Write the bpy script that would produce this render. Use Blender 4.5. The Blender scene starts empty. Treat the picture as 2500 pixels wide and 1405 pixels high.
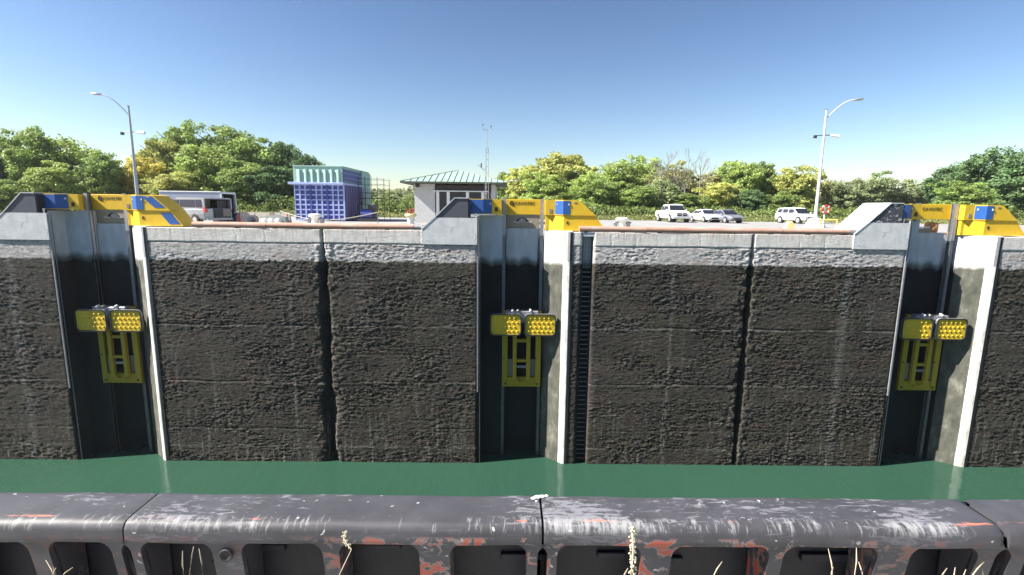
import bpy, bmesh, math, random
import numpy as np
from mathutils import Vector, Matrix
random.seed(7)
R = math.radians
S = bpy.context.scene
COL = S.collection

# ------------------------------------------------------------------ camera
F, TH, RO, YA, H = 1236.4, .1574, .0120, .0074, 1.42
def yaw(v):
    c, s = math.cos(YA), math.sin(YA)
    return Vector((v[0]*c+v[1]*s, -v[0]*s+v[1]*c, v[2]))
_Fw = Vector((0, math.cos(TH), -math.sin(TH))); _R = Vector((1, 0, 0)); _D = Vector((0, -math.sin(TH), -math.cos(TH)))
cR = yaw(_R*math.cos(RO)-_D*math.sin(RO)); cD = yaw(_R*math.sin(RO)+_D*math.cos(RO)); cF = yaw(_Fw)
def P(px, py, Y=None, Z=None):
    """photo measurement -> a point of the place, at distance Y or height Z"""
    d = cF+cR*((px-1250)/F)+cD*((py-702.5)/F)
    t = Y/d.y if Y is not None else (Z-H)/d.z
    return Vector((0, 0, H))+d*t
cam = bpy.data.objects.new('camera', bpy.data.cameras.new('camera')); COL.objects.link(cam)
cam.matrix_world = Matrix(((cR.x, -cD.x, -cF.x, 0), (cR.y, -cD.y, -cF.y, 0), (cR.z, -cD.z, -cF.z, H), (0, 0, 0, 1)))
cam.data.sensor_width = 36; cam.data.lens = 36*F/2500; cam.data.clip_start = .05; cam.data.clip_end = 6000
S.camera = cam

# ------------------------------------------------------------------ light
ELEV, ALPHA = 42, 11          # sun from the left, a little from the camera's side
sd = Vector((-math.cos(R(ELEV))*math.cos(R(ALPHA)), -math.cos(R(ELEV))*math.sin(R(ALPHA)), math.sin(R(ELEV))))
w = bpy.data.worlds.new('World'); S.world = w; w.use_nodes = True
nt = w.node_tree; nt.nodes.clear()
sky = nt.nodes.new('ShaderNodeTexSky'); sky.sky_type = 'NISHITA'; sky.sun_disc = False
sky.sun_elevation = R(ELEV); sky.sun_rotation = math.atan2(sd.x, sd.y) % (2*math.pi)
sky.air_density = 1.0; sky.dust_density = .4; sky.ozone_density = 1.6; sky.altitude = 0
bg = nt.nodes.new('ShaderNodeBackground'); bg.inputs[1].default_value = .105
ow = nt.nodes.new('ShaderNodeOutputWorld')
tint = nt.nodes.new('ShaderNodeMix'); tint.data_type = 'RGBA'; tint.blend_type = 'MULTIPLY'; tint.inputs[0].default_value = 1; tint.inputs[7].default_value = (.372, .354, .347, 1)
gam = nt.nodes.new('ShaderNodeGamma'); gam.inputs[1].default_value = 1.4
nt.links.new(sky.outputs[0], tint.inputs[6]); nt.links.new(tint.outputs[2], gam.inputs[0]); nt.links.new(gam.outputs[0], bg.inputs[0]); nt.links.new(bg.outputs[0], ow.inputs[0])
sun = bpy.data.objects.new('sun', bpy.data.lights.new('sun', 'SUN')); COL.objects.link(sun)
sun.data.energy = 4.6; sun.data.angle = R(.53); sun.data.color = (1, .95, .87)
sun.rotation_euler = sd.to_track_quat('Z', 'Y').to_euler()
S.view_settings.view_transform = 'Standard'; S.view_settings.look = 'None'
S.view_settings.exposure = 1.75; S.view_settings.gamma = 1; S.view_settings.use_curve_mapping = False

# ------------------------------------------------------------------ helpers
def tag(o, label=None, cat=None, group=None, kind=None):
    if label: o['label'] = label
    if cat: o['category'] = cat
    if group: o['group'] = group
    if kind: o['kind'] = kind
    return o
def empty(name, loc=(0, 0, 0), rz=0, label=None, cat=None, group=None):
    o = bpy.data.objects.new(name, None); COL.objects.link(o)
    o.location = loc; o.rotation_euler = (0, 0, rz); o.empty_display_size = .2
    return tag(o, label, cat, group)
def copy_tree(o, parent=None):
    c = o.copy(); COL.objects.link(c)
    if parent: c.parent = parent
    for ch in list(o.children): copy_tree(ch, c)
    return c
class MB:
    """collects shapes, builds ONE mesh object"""
    def __init__(s): s.v = []; s.f = []; s.sm = []
    def add(s, vs, fs, smooth=False, M=None):
        n = len(s.v)
        s.v += [tuple(M @ Vector(v)) if M else tuple(v) for v in vs]
        s.f += [tuple(i+n for i in f) for f in fs]; s.sm += [smooth]*len(fs)
        return s
    def box(s, x0, x1, y0, y1, z0, z1, M=None):
        return s.add([(x0, y0, z0), (x1, y0, z0), (x1, y1, z0), (x0, y1, z0), (x0, y0, z1), (x1, y0, z1), (x1, y1, z1), (x0, y1, z1)],
                     [(3, 2, 1, 0), (4, 5, 6, 7), (0, 1, 5, 4), (1, 2, 6, 5), (2, 3, 7, 6), (3, 0, 4, 7)], M=M)
    def bbox(s, x0, x1, y0, y1, z0, z1, b=.02, M=None):
        """box with bevelled vertical and horizontal edges"""
        bm = bmesh.new()
        bmesh.ops.create_cube(bm, size=1)
        for v in bm.verts: v.co = Vector(((x0+x1)/2+v.co.x*(x1-x0), (y0+y1)/2+v.co.y*(y1-y0), (z0+z1)/2+v.co.z*(z1-z0)))
        bmesh.ops.bevel(bm, geom=bm.edges[:], offset=b, segments=1, affect='EDGES')
        bm.verts.index_update()
        s.add([v.co.copy() for v in bm.verts], [[v.index for v in f.verts] for f in bm.faces], M=M); bm.free(); return s
    def prism(s, pts, y0, y1, axis='y', M=None):
        """polygon (2d) extruded; axis y: pts are (x,z); axis z: pts are (x,y); axis x: pts are (y,z)"""
        n = len(pts)
        def m(p, t): return {'y': (p[0], t, p[1]), 'z': (p[0], p[1], t), 'x': (t, p[0], p[1])}[axis]
        vs = [m(p, y0) for p in pts]+[m(p, y1) for p in pts]
        fs = [tuple(range(n)), tuple(range(2*n-1, n-1, -1))]+[(i, n+i, n+(i+1) % n, (i+1) % n) for i in range(n)]
        return s.add(vs, fs, M=M)
    def tube(s, path, r, n=10, caps=True, smooth=True, M=None):
        pts = [Vector(p) for p in path]; rs = r if isinstance(r, (list, tuple)) else [r]*len(pts)
        vs = []; fs = []
        up = Vector((0, 0, 1))
        for i, p in enumerate(pts):
            t = (pts[min(i+1, len(pts)-1)]-pts[max(i-1, 0)]).normalized()
            a = t.cross(up)
            if a.length < .05: a = t.cross(Vector((0, 1, 0)))
            a.normalize(); b = t.cross(a)
            for k in range(n):
                q = 2*math.pi*k/n
                vs.append(p+(a*math.cos(q)+b*math.sin(q))*rs[i])
        for i in range(len(pts)-1):
            for k in range(n):
                fs.append((i*n+k, i*n+(k+1) % n, (i+1)*n+(k+1) % n, (i+1)*n+k))
        s.add(vs, fs, smooth, M)
        if caps: s.add([vs[k] for k in range(n)], [tuple(range(n))], M=M); s.add([vs[-n+k] for k in range(n)], [tuple(range(n-1, -1, -1))], M=M)
        return s
    def lathe(s, prof, c=(0, 0, 0), n=16, M=None):
        vs = []; fs = []
        for r, z in prof:
            for k in range(n):
                q = 2*math.pi*k/n; vs.append((c[0]+r*math.cos(q), c[1]+r*math.sin(q), c[2]+z))
        for i in range(len(prof)-1):
            for k in range(n): fs.append((i*n+k, i*n+(k+1) % n, (i+1)*n+(k+1) % n, (i+1)*n+k))
        return s.add(vs, fs, True, M)
    def build(s, name, mat, parent=None, **kw):
        me = bpy.data.meshes.new(name); me.from_pydata(s.v, [], s.f)
        me.polygons.foreach_set('use_smooth', s.sm)
        bm = bmesh.new(); bm.from_mesh(me); bmesh.ops.recalc_face_normals(bm, faces=bm.faces); bm.to_mesh(me); bm.free()
        me.materials.append(mat); o = bpy.data.objects.new(name, me); COL.objects.link(o)
        if parent: o.parent = parent
        return tag(o, **kw)
def npmesh(name, V, Q, mat, parent=None, smooth=False, attrs={}, **kw):
    me = bpy.data.meshes.new(name); V = np.asarray(V, np.float32); Q = np.asarray(Q, np.int32)
    me.vertices.add(len(V)); me.vertices.foreach_set('co', V.ravel())
    k = Q.shape[1]; me.loops.add(Q.size); me.loops.foreach_set('vertex_index', Q.ravel())
    me.polygons.add(len(Q)); me.polygons.foreach_set('loop_start', np.arange(0, Q.size, k, dtype=np.int32))
    me.polygons.foreach_set('use_smooth', np.full(len(Q), smooth))
    for a, (dom, val) in attrs.items():
        at = me.attributes.new(a, 'FLOAT', dom); at.data.foreach_set('value', np.asarray(val, np.float32))
    me.update(calc_edges=True)
    if mat: me.materials.append(mat)
    o = bpy.data.objects.new(name, me); COL.objects.link(o)
    if parent: o.parent = parent
    return tag(o, **kw)
# numpy noise
def _h(ix, iy, s):
    n = (ix.astype(np.int64)*374761393+iy.astype(np.int64)*668265263+s*974711) & 0x7fffffff
    n = ((n ^ (n >> 13))*1274126177) & 0x7fffffff
    return ((n ^ (n >> 16)) & 0xffff)/65535.
def vn(x, y, s=0):
    ix, iy = np.floor(x), np.floor(y); fx, fy = x-ix, y-iy
    fx = fx*fx*(3-2*fx); fy = fy*fy*(3-2*fy)
    a, b, c, d = _h(ix, iy, s), _h(ix+1, iy, s), _h(ix, iy+1, s), _h(ix+1, iy+1, s)
    return (a*(1-fx)+b*fx)*(1-fy)+(c*(1-fx)+d*fx)*fy
def fbm(x, y, s=0, o=4, g=.5):
    t = 0; a = 1; n = 0
    for i in range(o):
        t = t+a*vn(x*2**i+i*17.3, y*2**i+i*9.1, s+i*31); n += a; a *= g
    return t/n

# ------------------------------------------------------------------ materials
class Mt:
    def __init__(s, name):
        s.m = bpy.data.materials.new(name); s.m.use_nodes = True; s.t = s.m.node_tree; s.N = s.t.nodes; s.L = s.t.links
        s.b = s.N['Principled BSDF']
    def put(s, inp, v):
        if hasattr(v, 'links') or isinstance(v, bpy.types.NodeSocket): s.L.new(v, inp)
        else:
            if inp.type == 'RGBA' and len(v) == 3: v = (*v, 1)
            inp.default_value = v
    def pos(s, scale=(1, 1, 1), rot=(0, 0, 0), loc=(0, 0, 0), world=False):
        c = s.N.new('ShaderNodeTexCoord') if not world else s.N.new('ShaderNodeNewGeometry')
        m = s.N.new('ShaderNodeMapping'); m.inputs['Scale'].default_value = scale; m.inputs['Rotation'].default_value = rot; m.inputs['Location'].default_value = loc
        s.L.new(c.outputs['Position' if world else 'Object'], m.inputs[0]); return m.outputs[0]
    def noise(s, vec, scale, detail=4, rough=.55, dist=0):
        n = s.N.new('ShaderNodeTexNoise'); s.L.new(vec, n.inputs['Vector'])
        n.inputs['Scale'].default_value = scale; n.inputs['Detail'].default_value = detail; n.inputs['Roughness'].default_value = rough; n.inputs['Distortion'].default_value = dist
        return n.outputs[0]
    def vor(s, vec, scale, feat='F1', out='Distance'):
        n = s.N.new('ShaderNodeTexVoronoi'); n.feature = feat; s.L.new(vec, n.inputs['Vector']); n.inputs['Scale'].default_value = scale; return n.outputs[out]
    def ramp(s, f, st):
        n = s.N.new('ShaderNodeValToRGB'); s.L.new(f, n.inputs[0]); e = n.color_ramp.elements
        while len(e) < len(st): e.new(.5)
        for i, (p, c) in enumerate(st):
            e[i].position = p; e[i].color = (c, c, c, 1) if isinstance(c, (int, float)) else (*c, 1)
        return n.outputs[0]
    def mix(s, f, a, b, mode='MIX'):
        n = s.N.new('ShaderNodeMix'); n.data_type = 'RGBA'; n.blend_type = mode
        s.put(n.inputs[0], f); s.put(n.inputs[6], a); s.put(n.inputs[7], b); return n.outputs[2]
    def math(s, op, a, b=0., c=0., clamp=False):
        n = s.N.new('ShaderNodeMath'); n.operation = op; n.use_clamp = clamp; s.put(n.inputs[0], a); s.put(n.inputs[1], b); s.put(n.inputs[2], c); return n.outputs[0]
    def sep(s, vec):
        n = s.N.new('ShaderNodeSeparateXYZ'); s.L.new(vec, n.inputs[0]); return n.outputs
    def step(s, v, lo, hi):
        n = s.N.new('ShaderNodeMapRange'); n.clamp = True; s.put(n.inputs[0], v); n.inputs[1].default_value = lo; n.inputs[2].default_value = hi; return n.outputs[0]
    def attr(s, a, out='Fac'):
        n = s.N.new('ShaderNodeAttribute'); n.attribute_name = a; return n.outputs[out]
    def bump(s, h, st=.5, d=.02):
        n = s.N.new('ShaderNodeBump'); s.L.new(h, n.inputs['Height']); n.inputs['Strength'].default_value = st; n.inputs['Distance'].default_value = d; return n.outputs[0]
    def out(s, col, rough=.6, metal=0, normal=None, spec=.5):
        s.put(s.b.inputs['Base Color'], col); s.put(s.b.inputs['Roughness'], rough); s.put(s.b.inputs['Metallic'], metal)
        s.put(s.b.inputs['Specular IOR Level'], spec)
        if normal: s.L.new(normal, s.b.inputs['Normal'])
        return s.m
def plain(name, col, rough=.5, metal=0, var=.12, sc=6, spec=.5, dirt=0, dcol=(.12, .1, .08), bump=0):
    m = Mt(name); p = m.pos()
    n = m.noise(p, sc, 5, .6)
    c = m.mix(m.step(n, .3, .7), tuple(x*(1-var) for x in col), tuple(min(1, x*(1+var)) for x in col))
    if dirt:
        d = m.noise(m.pos((1, 1, .35)), sc*1.7, 6, .65)
        c = m.mix(m.math('MULTIPLY', m.step(d, .52, .72), dirt), c, dcol)
    return m.out(c, m.step(n, -1.2+rough*2, 1.8) if False else rough, metal, m.bump(n, bump, .01) if bump else None, spec)

def mat_wall():
    m = Mt('lock_concrete'); p = m.pos(); x, y, z = m.sep(p)
    rough_n = m.noise(m.pos((1, 1, 1.8)), 1.3, 6, .62)
    edge = m.math('ADD', z, m.math('MULTIPLY', m.math('SUBTRACT', m.noise(m.pos((1, 1, .25)), 1.3, 8, .7), .5), .5))
    # clean coping
    cn = m.noise(m.pos((1, 1, .6)), 2.2, 6, .65)
    cop = m.ramp(cn, [(.3, (.47, .44, .41)), (.5, (.60, .575, .545)), (.72, (.70, .68, .65))])
    drip = m.noise(m.pos((5, 5, .25)), 1.4, 4, .6)
    rust = m.math('MULTIPLY', m.step(drip, .5, .68), m.step(z, -.55, .0))
    cop = m.mix(m.math('MULTIPLY', rust, .8), cop, (.40, .23, .12))
    cop = m.mix(m.math('MULTIPLY', m.step(m.noise(m.pos((3, 3, .2)), 2.0, 3, .6), .56, .7), .35), cop, (.25, .24, .22))
    # rough light band under it
    bn = m.noise(m.pos((1, 1, 2.2)), 3.2, 7, .72)
    band = m.ramp(bn, [(.28, (.13, .122, .118)), (.42, (.30, .28, .27)), (.55, (.46, .44, .425)), (.75, (.62, .60, .59))])
    band = m.mix(m.math('MULTIPLY', m.step(m.noise(m.pos((.5, .5, 1)), 1.1, 2, .5), .55, .7), .45), band, (.30, .23, .21))
    # dark wet-stained face
    d1 = m.noise(m.pos((.5, .5, 1.1)), .9, 5, .6); d2 = m.noise(m.pos((1, 1, 2.6)), 5, 7, .72)
    dark = m.ramp(d1, [(.3, (.024, .022, .0195)), (.5, (.037, .033, .027)), (.7, (.056, .049, .038))])
    dark = m.mix(m.math('MULTIPLY', m.step(m.noise(m.pos((.25, .25, .3)), 1.0, 3, .6), .5, .75), .6), dark, (.034, .030, .016))
    hgt = m.attr('hgt')
    dark = m.mix(m.math('MULTIPLY', m.step(m.noise(m.pos((.45, .45, .8), loc=(9, 2, 4)), 1.3, 5, .65), .56, .68), .6), dark, (.060, .036, .028))
    led = None
    for zl, am in ((-5.95, .55), (-9.5, .45), (-13.75, .7)):
        b_ = m.math('SUBTRACT', 1., m.math('DIVIDE', m.math('ABSOLUTE', m.math('SUBTRACT', edge, zl+.13)), .09), clamp=True)
        b_ = m.math('MULTIPLY', m.math('MULTIPLY', b_, am), m.step(m.noise(m.pos((.7, .7, .5), loc=(zl, 0, 0)), 1.6, 6, .7), .46, .60))
        led = b_ if led is None else m.math('MAXIMUM', led, b_)
    dark = m.mix(led, dark, (.19, .185, .165))
    crumb = m.math('MULTIPLY', m.step(m.noise(m.pos((.42, 1, 2.6)), 8, 8, .8), .535, .60), m.math('ADD', .30, m.step(hgt, -.02, .03)), clamp=True)
    dark = m.mix(m.math('MULTIPLY', crumb, .9), dark, (.22, .205, .18))
    st = m.noise(m.pos((3.2, 3.2, .22)), 1.3, 6, .68)
    low = m.math('MULTIPLY', m.step(st, .55, .72), m.math('SUBTRACT', 1., m.step(z, -14.8, -10.0)))
    dark = m.mix(m.math('MULTIPLY', low, .9), dark, (.26, .25, .225))
    st2 = m.noise(m.pos((1.6, 1.6, .09), loc=(3, 0, 1)), 1.1, 5, .6)
    dark = m.mix(m.math('MULTIPLY', m.step(st2, .60, .72), .22), dark, (.22, .215, .2))
    for xr, wd in ((-29.6, .35), (20.4, .35), (-13.1, .12), (9.9, .15)):
        q = m.math('SUBTRACT', 1., m.math('DIVIDE', m.math('ABSOLUTE', m.math('ADD', m.math('SUBTRACT', x, xr), m.math('MULTIPLY', m.math('SUBTRACT', m.noise(m.pos((1, 1, 1)), .9, 4, .7), .5), .6))), wd), clamp=True)
        dark = m.mix(m.math('MULTIPLY', q, m.step(m.noise(m.pos((1, 1, 1.5)), 5, 6, .75), .35, .7)), dark, (.16, .155, .15))
    c = m.mix(m.step(edge, -1.82, -1.92), band, dark)
    c = m.mix(m.step(m.math('ADD', z, m.math('MULTIPLY', hgt, .5)), -.84, -.80), c, cop)
    bh = m.math('ADD', m.noise(m.pos((.55, 1, 2.0)), 9, 8, .78), m.math('MULTIPLY', m.noise(m.pos((.5, 1, 1.6)), 34, 4, .7), .5))
    return m.out(c, .92, 0, m.bump(bh, .9, .035), .25)
def mat_recess():
    m = Mt('recess_concrete'); p = m.pos(); x, y, z = m.sep(p)
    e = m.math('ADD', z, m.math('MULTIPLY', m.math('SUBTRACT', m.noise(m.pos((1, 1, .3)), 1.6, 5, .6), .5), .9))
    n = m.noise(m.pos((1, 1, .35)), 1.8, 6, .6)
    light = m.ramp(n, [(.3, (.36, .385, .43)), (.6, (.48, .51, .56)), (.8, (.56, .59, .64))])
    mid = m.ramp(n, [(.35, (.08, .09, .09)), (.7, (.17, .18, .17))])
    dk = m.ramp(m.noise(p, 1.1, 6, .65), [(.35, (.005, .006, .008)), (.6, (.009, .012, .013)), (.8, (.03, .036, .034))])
    c = m.mix(m.step(e, -1.6, -1.95), light, mid); dk = m.mix(m.step(z, -6.5, -9.5), dk, m.mix(.5, dk, (.03, .045, .045)))  # teal lift low down: light thrown back by the water, put into the colour
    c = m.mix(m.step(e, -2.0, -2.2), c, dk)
    return m.out(c, .85, 0, m.bump(m.noise(p, 9, 6, .65), .4, .02), .3)
def mat_splay():
    m = Mt('splay_concrete'); p = m.pos(); x, y, z = m.sep(p)
    e = m.math('ADD', z, m.math('MULTIPLY', m.math('SUBTRACT', m.noise(m.pos((1, 1, .3)), 1.6, 5, .6), .5), .6))
    n = m.noise(m.pos((1, 1, .35)), 1.8, 6, .6)
    light = m.ramp(n, [(.3, (.34, .335, .32)), (.6, (.48, .475, .46)), (.8, (.56, .555, .545))])
    light = m.mix(m.math('MULTIPLY', m.step(m.noise(m.pos((4, 4, .3)), 1.5, 5, .65), .5, .66), .5), light, (.22, .21, .18))
    dk = m.ramp(m.noise(m.pos((1.5, 1.5, .8)), 1.3, 6, .65), [(.3, (.045, .05, .04)), (.55, (.10, .10, .08)), (.75, (.22, .215, .18))])
    c = m.mix(m.step(e, -1.85, -2.05), light, dk)
    return m.out(c, .88, 0, m.bump(m.noise(p, 9, 6, .65), .4, .02), .3)
def mat_abut():
    m = Mt('abutment_concrete'); p = m.pos(); n = m.noise(m.pos((1, 1, .8)), 2, 7, .65)
    c = m.ramp(n, [(.25, (.46, .465, .47)), (.5, (.58, .585, .59)), (.75, (.66, .665, .67))])
    cr = m.vor(m.pos((.8, .8, 1.6)), 1.1, 'DISTANCE_TO_EDGE')
    c = m.mix(m.math('MULTIPLY', m.math('LESS_THAN', cr, .008), m.step(m.noise(p, 1.3, 3), .52, .6)), c, (.1, .1, .1))
    c = m.mix(m.math('MULTIPLY', m.step(m.noise(m.pos((1, 1, 3)), 2.3, 7, .75), .57, .68), .55), c, (.25, .25, .25))
    c = m.mix(m.math('MULTIPLY', m.step(m.noise(m.pos((2, 2, .25)), 1.9, 5, .65), .54, .68), .35), c, (.30, .28, .25))
    return m.out(c, .85, 0, m.bump(n, .3, .03), .3)
def mat_paint(name, col, chip=.0, dcol=(.2, .17, .1), rough=.42):
    m = Mt(name); p = m.pos(); n = m.noise(p, 3.5, 5, .6)
    c = m.mix(m.step(n, .25, .75), tuple(x*.9 for x in col), tuple(min(1, x*1.07) for x in col))
    d = m.noise(m.pos((3, 3, .4)), 2.3, 6, .7)
    c = m.mix(m.math('MULTIPLY', m.step(d, .55, .8), .35), c, dcol)
    if chip: c = m.mix(m.step(m.noise(m.pos((1, 1, 1.6)), 3.3, 7, .75), .60-chip, .62-chip), c, (.5, .5, .49))
    return m.out(c, m.math('ADD', rough, m.math('MULTIPLY', n, .2)), 0, None, .45)
def mat_pipe():
    m = Mt('rusty_pipe'); p = m.pos()
    n = m.noise(m.pos((.6, 2, 2)), 1.5, 6, .65); k = m.noise(m.pos((2, 4, 4)), 4, 6, .7)
    c = m.ramp(n, [(.3, (.33, .17, .12)), (.5, (.42, .25, .19)), (.7, (.50, .33, .27))])
    c = m.mix(m.math('MULTIPLY', m.step(k, .55, .72), .5), c, (.24, .10, .055))
    c = m.mix(m.math('MULTIPLY', m.step(m.noise(m.pos((1.2, 1, 1), loc=(5, 5, 5)), 2.1, 5, .7), .60, .7), .5), c, (.5, .44, .4))
    return m.out(c, .75, 0, m.bump(k, .2, .01), .35)
def mat_water():
    m = Mt('canal_water'); p = m.pos()
    n = m.noise(m.pos((.5, .16, 1)), .8, 3, .5)
    c = m.mix(m.step(m.noise(p, .05, 2, .5), .3, .7), (.020, .058, .038), (.026, .068, .044))
    bh = m.math('ADD', m.noise(m.pos((.9, .22, 1)), 1.2, 3, .5), m.math('MULTIPLY', m.noise(m.pos((1, .5, 1)), 7, 2, .5), .10))
    mm = m.out(c, .09, 0, m.bump(bh, .3, .12), .5); m.b.inputs['IOR'].default_value = 1.33; return mm
def mat_deck():
    m = Mt('deck_concrete'); p = m.pos(); n = m.noise(p, .35, 6, .6); k = m.noise(p, 5, 6, .7)
    c = m.ramp(n, [(.3, (.22, .215, .21)), (.6, (.30, .295, .29))])
    c = m.mix(m.math('MULTIPLY', m.step(k, .5, .7), .3), c, (.24, .235, .23))
    br = m.N.new('ShaderNodeTexBrick'); m.L.new(m.pos((.2, .2, .2)), br.inputs['Vector']); br.inputs['Mortar Size'].default_value = .008; br.offset = 0
    c = m.mix(m.math('MULTIPLY', br.outputs['Fac'], .7), c, (.12, .11, .1))
    return m.out(c, .9, 0, m.bump(k, .2, .01), .3)
def mat_grass():
    m = Mt('grass_ground'); p = m.pos(); n = m.noise(p, .6, 6, .7)
    c = m.ramp(n, [(.3, (.05, .075, .02)), (.55, (.09, .11, .035)), (.75, (.17, .15, .07))])
    return m.out(c, 1, 0, m.bump(m.noise(p, 20, 4), .6, .05), .1)
def mat_leaf():
    m = Mt('leaves'); at = m.attr('lv'); oi = m.N.new('ShaderNodeObjectInfo'); oc = oi.outputs['Color']
    hs = m.N.new('ShaderNodeHueSaturation'); m.L.new(oc, hs.inputs['Color'])
    hv = m.noise(m.pos((1, 1, 1)), 1.1, 3, .6)
    m.put(hs.inputs['Hue'], m.math('ADD', .475, m.math('MULTIPLY', hv, .045)))
    m.put(hs.inputs['Value'], m.math('ADD', .62, m.math('MULTIPLY', at, .8)))
    c = m.mix(m.math('MULTIPLY', m.step(m.math('ADD', m.noise(m.pos((1, 1, 1), loc=(7, 3, 1)), 1.7, 3, .6), m.math('MULTIPLY', at, .12)), .66, .74), m.math('MULTIPLY', oi.outputs['Alpha'], .8)), hs.outputs[0], (.42, .34, .08))
    m.out(c, .55, 0, None, .35)
    tr = m.N.new('ShaderNodeBsdfTranslucent'); m.L.new(c, tr.inputs[0])
    mx = m.N.new('ShaderNodeMixShader'); mx.inputs[0].default_value = .38
    m.L.new(m.b.outputs[0], mx.inputs[1]); m.L.new(tr.outputs[0], mx.inputs[2]); m.L.new(mx.outputs[0], m.N['Material Output'].inputs[0])
    return m.m
def mat_fender():
    m = Mt('scuffed_fender_paint'); p = m.pos(world=True); x, y, z = m.sep(p)
    n = m.noise(p, 2.5, 5, .6)
    c = m.ramp(n, [(.3, (.034, .033, .038)), (.7, (.062, .061, .070))])
    bare = m.noise(m.pos(world=True, loc=(2, 1, 3)), 5, 6, .7)
    c = m.mix(m.math('MULTIPLY', m.step(bare, .5, .62), .35), c, (.026, .025, .026))
    # patches of wear, where the scratches gather
    wear = m.noise(m.pos(world=True, scale=(1, 1.6, 1.6), loc=(4.3, 0, 0)), 1.25, 3, .55)
    sc1 = m.noise(m.pos(world=True, scale=(4, 13, 13), rot=(0, 0, R(52))), 2.4, 7, .72, .7)
    sc2 = m.noise(m.pos(world=True, scale=(3, 20, 20), rot=(0, 0, R(-55))), 2.3, 6, .74, .5)
    sc3 = m.noise(m.pos(world=True, scale=(15, 3, 3)), 2.6, 6, .72, .5)
    top = m.step(z, -.215, -.205)
    edge = m.math('MULTIPLY', m.step(z, -.255, -.22), m.math('SUBTRACT', 1., m.step(y, 2.43, 2.465)))
    gl = m.step(m.math('ADD', sc1, m.math('MULTIPLY', m.math('SUBTRACT', wear, .5), .85)), .62, .68)
    gr = m.step(m.math('ADD', sc2, m.math('MULTIPLY', m.math('SUBTRACT', wear, .5), .8)), .64, .70)
    s = m.math('MULTIPLY', m.math('MAXIMUM', gl, gr), m.math('ADD', .35, m.math('MULTIPLY', top, .5)))
    c = m.mix(m.math('MULTIPLY', s, .7), c, (.24, .235, .26))
    ed = m.math('MULTIPLY', edge, m.step(m.math('ADD', sc3, m.math('MULTIPLY', m.math('SUBTRACT', wear, .5), .6)), .54, .68))
    c = m.mix(m.math('MULTIPLY', ed, .8), c, (.30, .30, .30))
    wv = m.N.new('ShaderNodeVectorMath'); wv.operation = 'ADD'; nz = m.N.new('ShaderNodeTexNoise'); nz.inputs['Scale'].default_value = 9; nz.inputs['Detail'].default_value = 4; m.L.new(p, nz.inputs['Vector']); m.L.new(nz.outputs['Color'], wv.inputs[0]); m.L.new(m.pos(world=True, scale=(6, 9, 6)), wv.inputs[1])
    spots = m.vor(wv.outputs[0], 1.6)
    c = m.mix(m.math('MULTIPLY', m.math('MULTIPLY', m.math('LESS_THAN', spots, m.math('MULTIPLY', m.noise(p, 4.7, 2), .2)), m.step(m.noise(p, 3.3, 2), .5, .54)), .85), c, (.4, .4, .4))
    # red primer showing at the edge and along the lower lip
    band = m.math('MAXIMUM', m.math('MULTIPLY', m.step(z, -.275, -.262), 0.), m.math('SUBTRACT', 1., m.step(z, -.285, -.262)))
    rn = m.noise(m.pos(world=True, scale=(3.5, 9, 4), rot=(0, R(32), 0)), 2.6, 5, .62, .6)
    mid = m.math('MULTIPLY', m.step(x, -1.2, -.5), m.math('SUBTRACT', 1., m.step(x, 1.5, 2.4)))
    red = m.math('MULTIPLY', m.math('MULTIPLY', band, m.step(rn, .55, .585)), m.math('ADD', .12, mid, clamp=True))
    rim = m.math('MULTIPLY', m.math('MULTIPLY', band, m.step(rn, .52, .55)), mid)
    c = m.mix(m.math('MULTIPLY', rim, .6), c, (.30, .29, .27))
    c = m.mix(m.math('MULTIPLY', red, .95), c, (.32, .062, .034))
    er = m.math('MULTIPLY', m.step(m.math('ABSOLUTE', m.math('ADD', y, -2.43)), .018, .006), m.math('MULTIPLY', m.step(z, -.225, -.21), m.step(m.noise(m.pos(world=True, scale=(1.6, 8, 8)), 2.1, 5, .65), .57, .63)))
    c = m.mix(m.math('MULTIPLY', er, .9), c, (.50, .16, .10))
    return m.out(c, m.math('ADD', .46, m.math('MULTIPLY', bare, .22)), .0, m.bump(m.math('ADD', n, m.math('MULTIPLY', sc1, .25)), .22, .012), .5)

M = {}
M['wall'] = mat_wall(); M['recess'] = mat_recess(); M['splay'] = mat_splay(); M['abut'] = mat_abut()
M['yellow'] = mat_paint('yellow_paint', (.74, .47, .022)); M['blue'] = mat_paint('blue_paint', (.022, .10, .34), dcol=(.05, .08, .2))
M['darkpaint'] = mat_paint('dark_grey_paint', (.075, .08, .10), dcol=(.05, .05, .06)); M['peel'] = mat_paint('peeling_dark_paint', (.055, .055, .07), chip=.045, dcol=(.03, .03, .03))
M['steel'] = plain('galvanised_steel', (.36, .36, .38), .5, .55, .15, 5, dirt=.4, dcol=(.2, .15, .12))
M['rail'] = plain('rail_steel', (.17, .18, .20), .5, .6, .2, 5, dirt=.5, dcol=(.08, .07, .06))
M['dark'] = plain('dark_metal', (.03, .03, .035), .5, .2); M['black'] = plain('black_rubber', (.016, .016, .018), .7)
M['white'] = plain('white_paint', (.74, .74, .73), .45, 0, .05, 3, dirt=.15); M['pipe'] = mat_pipe()
M['guard'] = plain('corner_guard_paint', (.50, .49, .47), .6, 0, .25, 1.3, dirt=.9, dcol=(.19, .175, .11), bump=.2)
M['beige'] = plain('beige_housing', (.30, .26, .20), .6, 0, .12, 2, dirt=.3)
M['padyellow'] = mat_paint('pad_yellow', (.76, .50, .03)); M['water'] = mat_water(); M['deck'] = mat_deck(); M['grass'] = mat_grass(); M['leaf'] = mat_leaf()
M['bark'] = plain('bark', (.10, .085, .065), .9, 0, .3, 4); M['palebark'] = plain('pale_bark', (.22, .21, .20), .9, 0, .2, 4)
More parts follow.
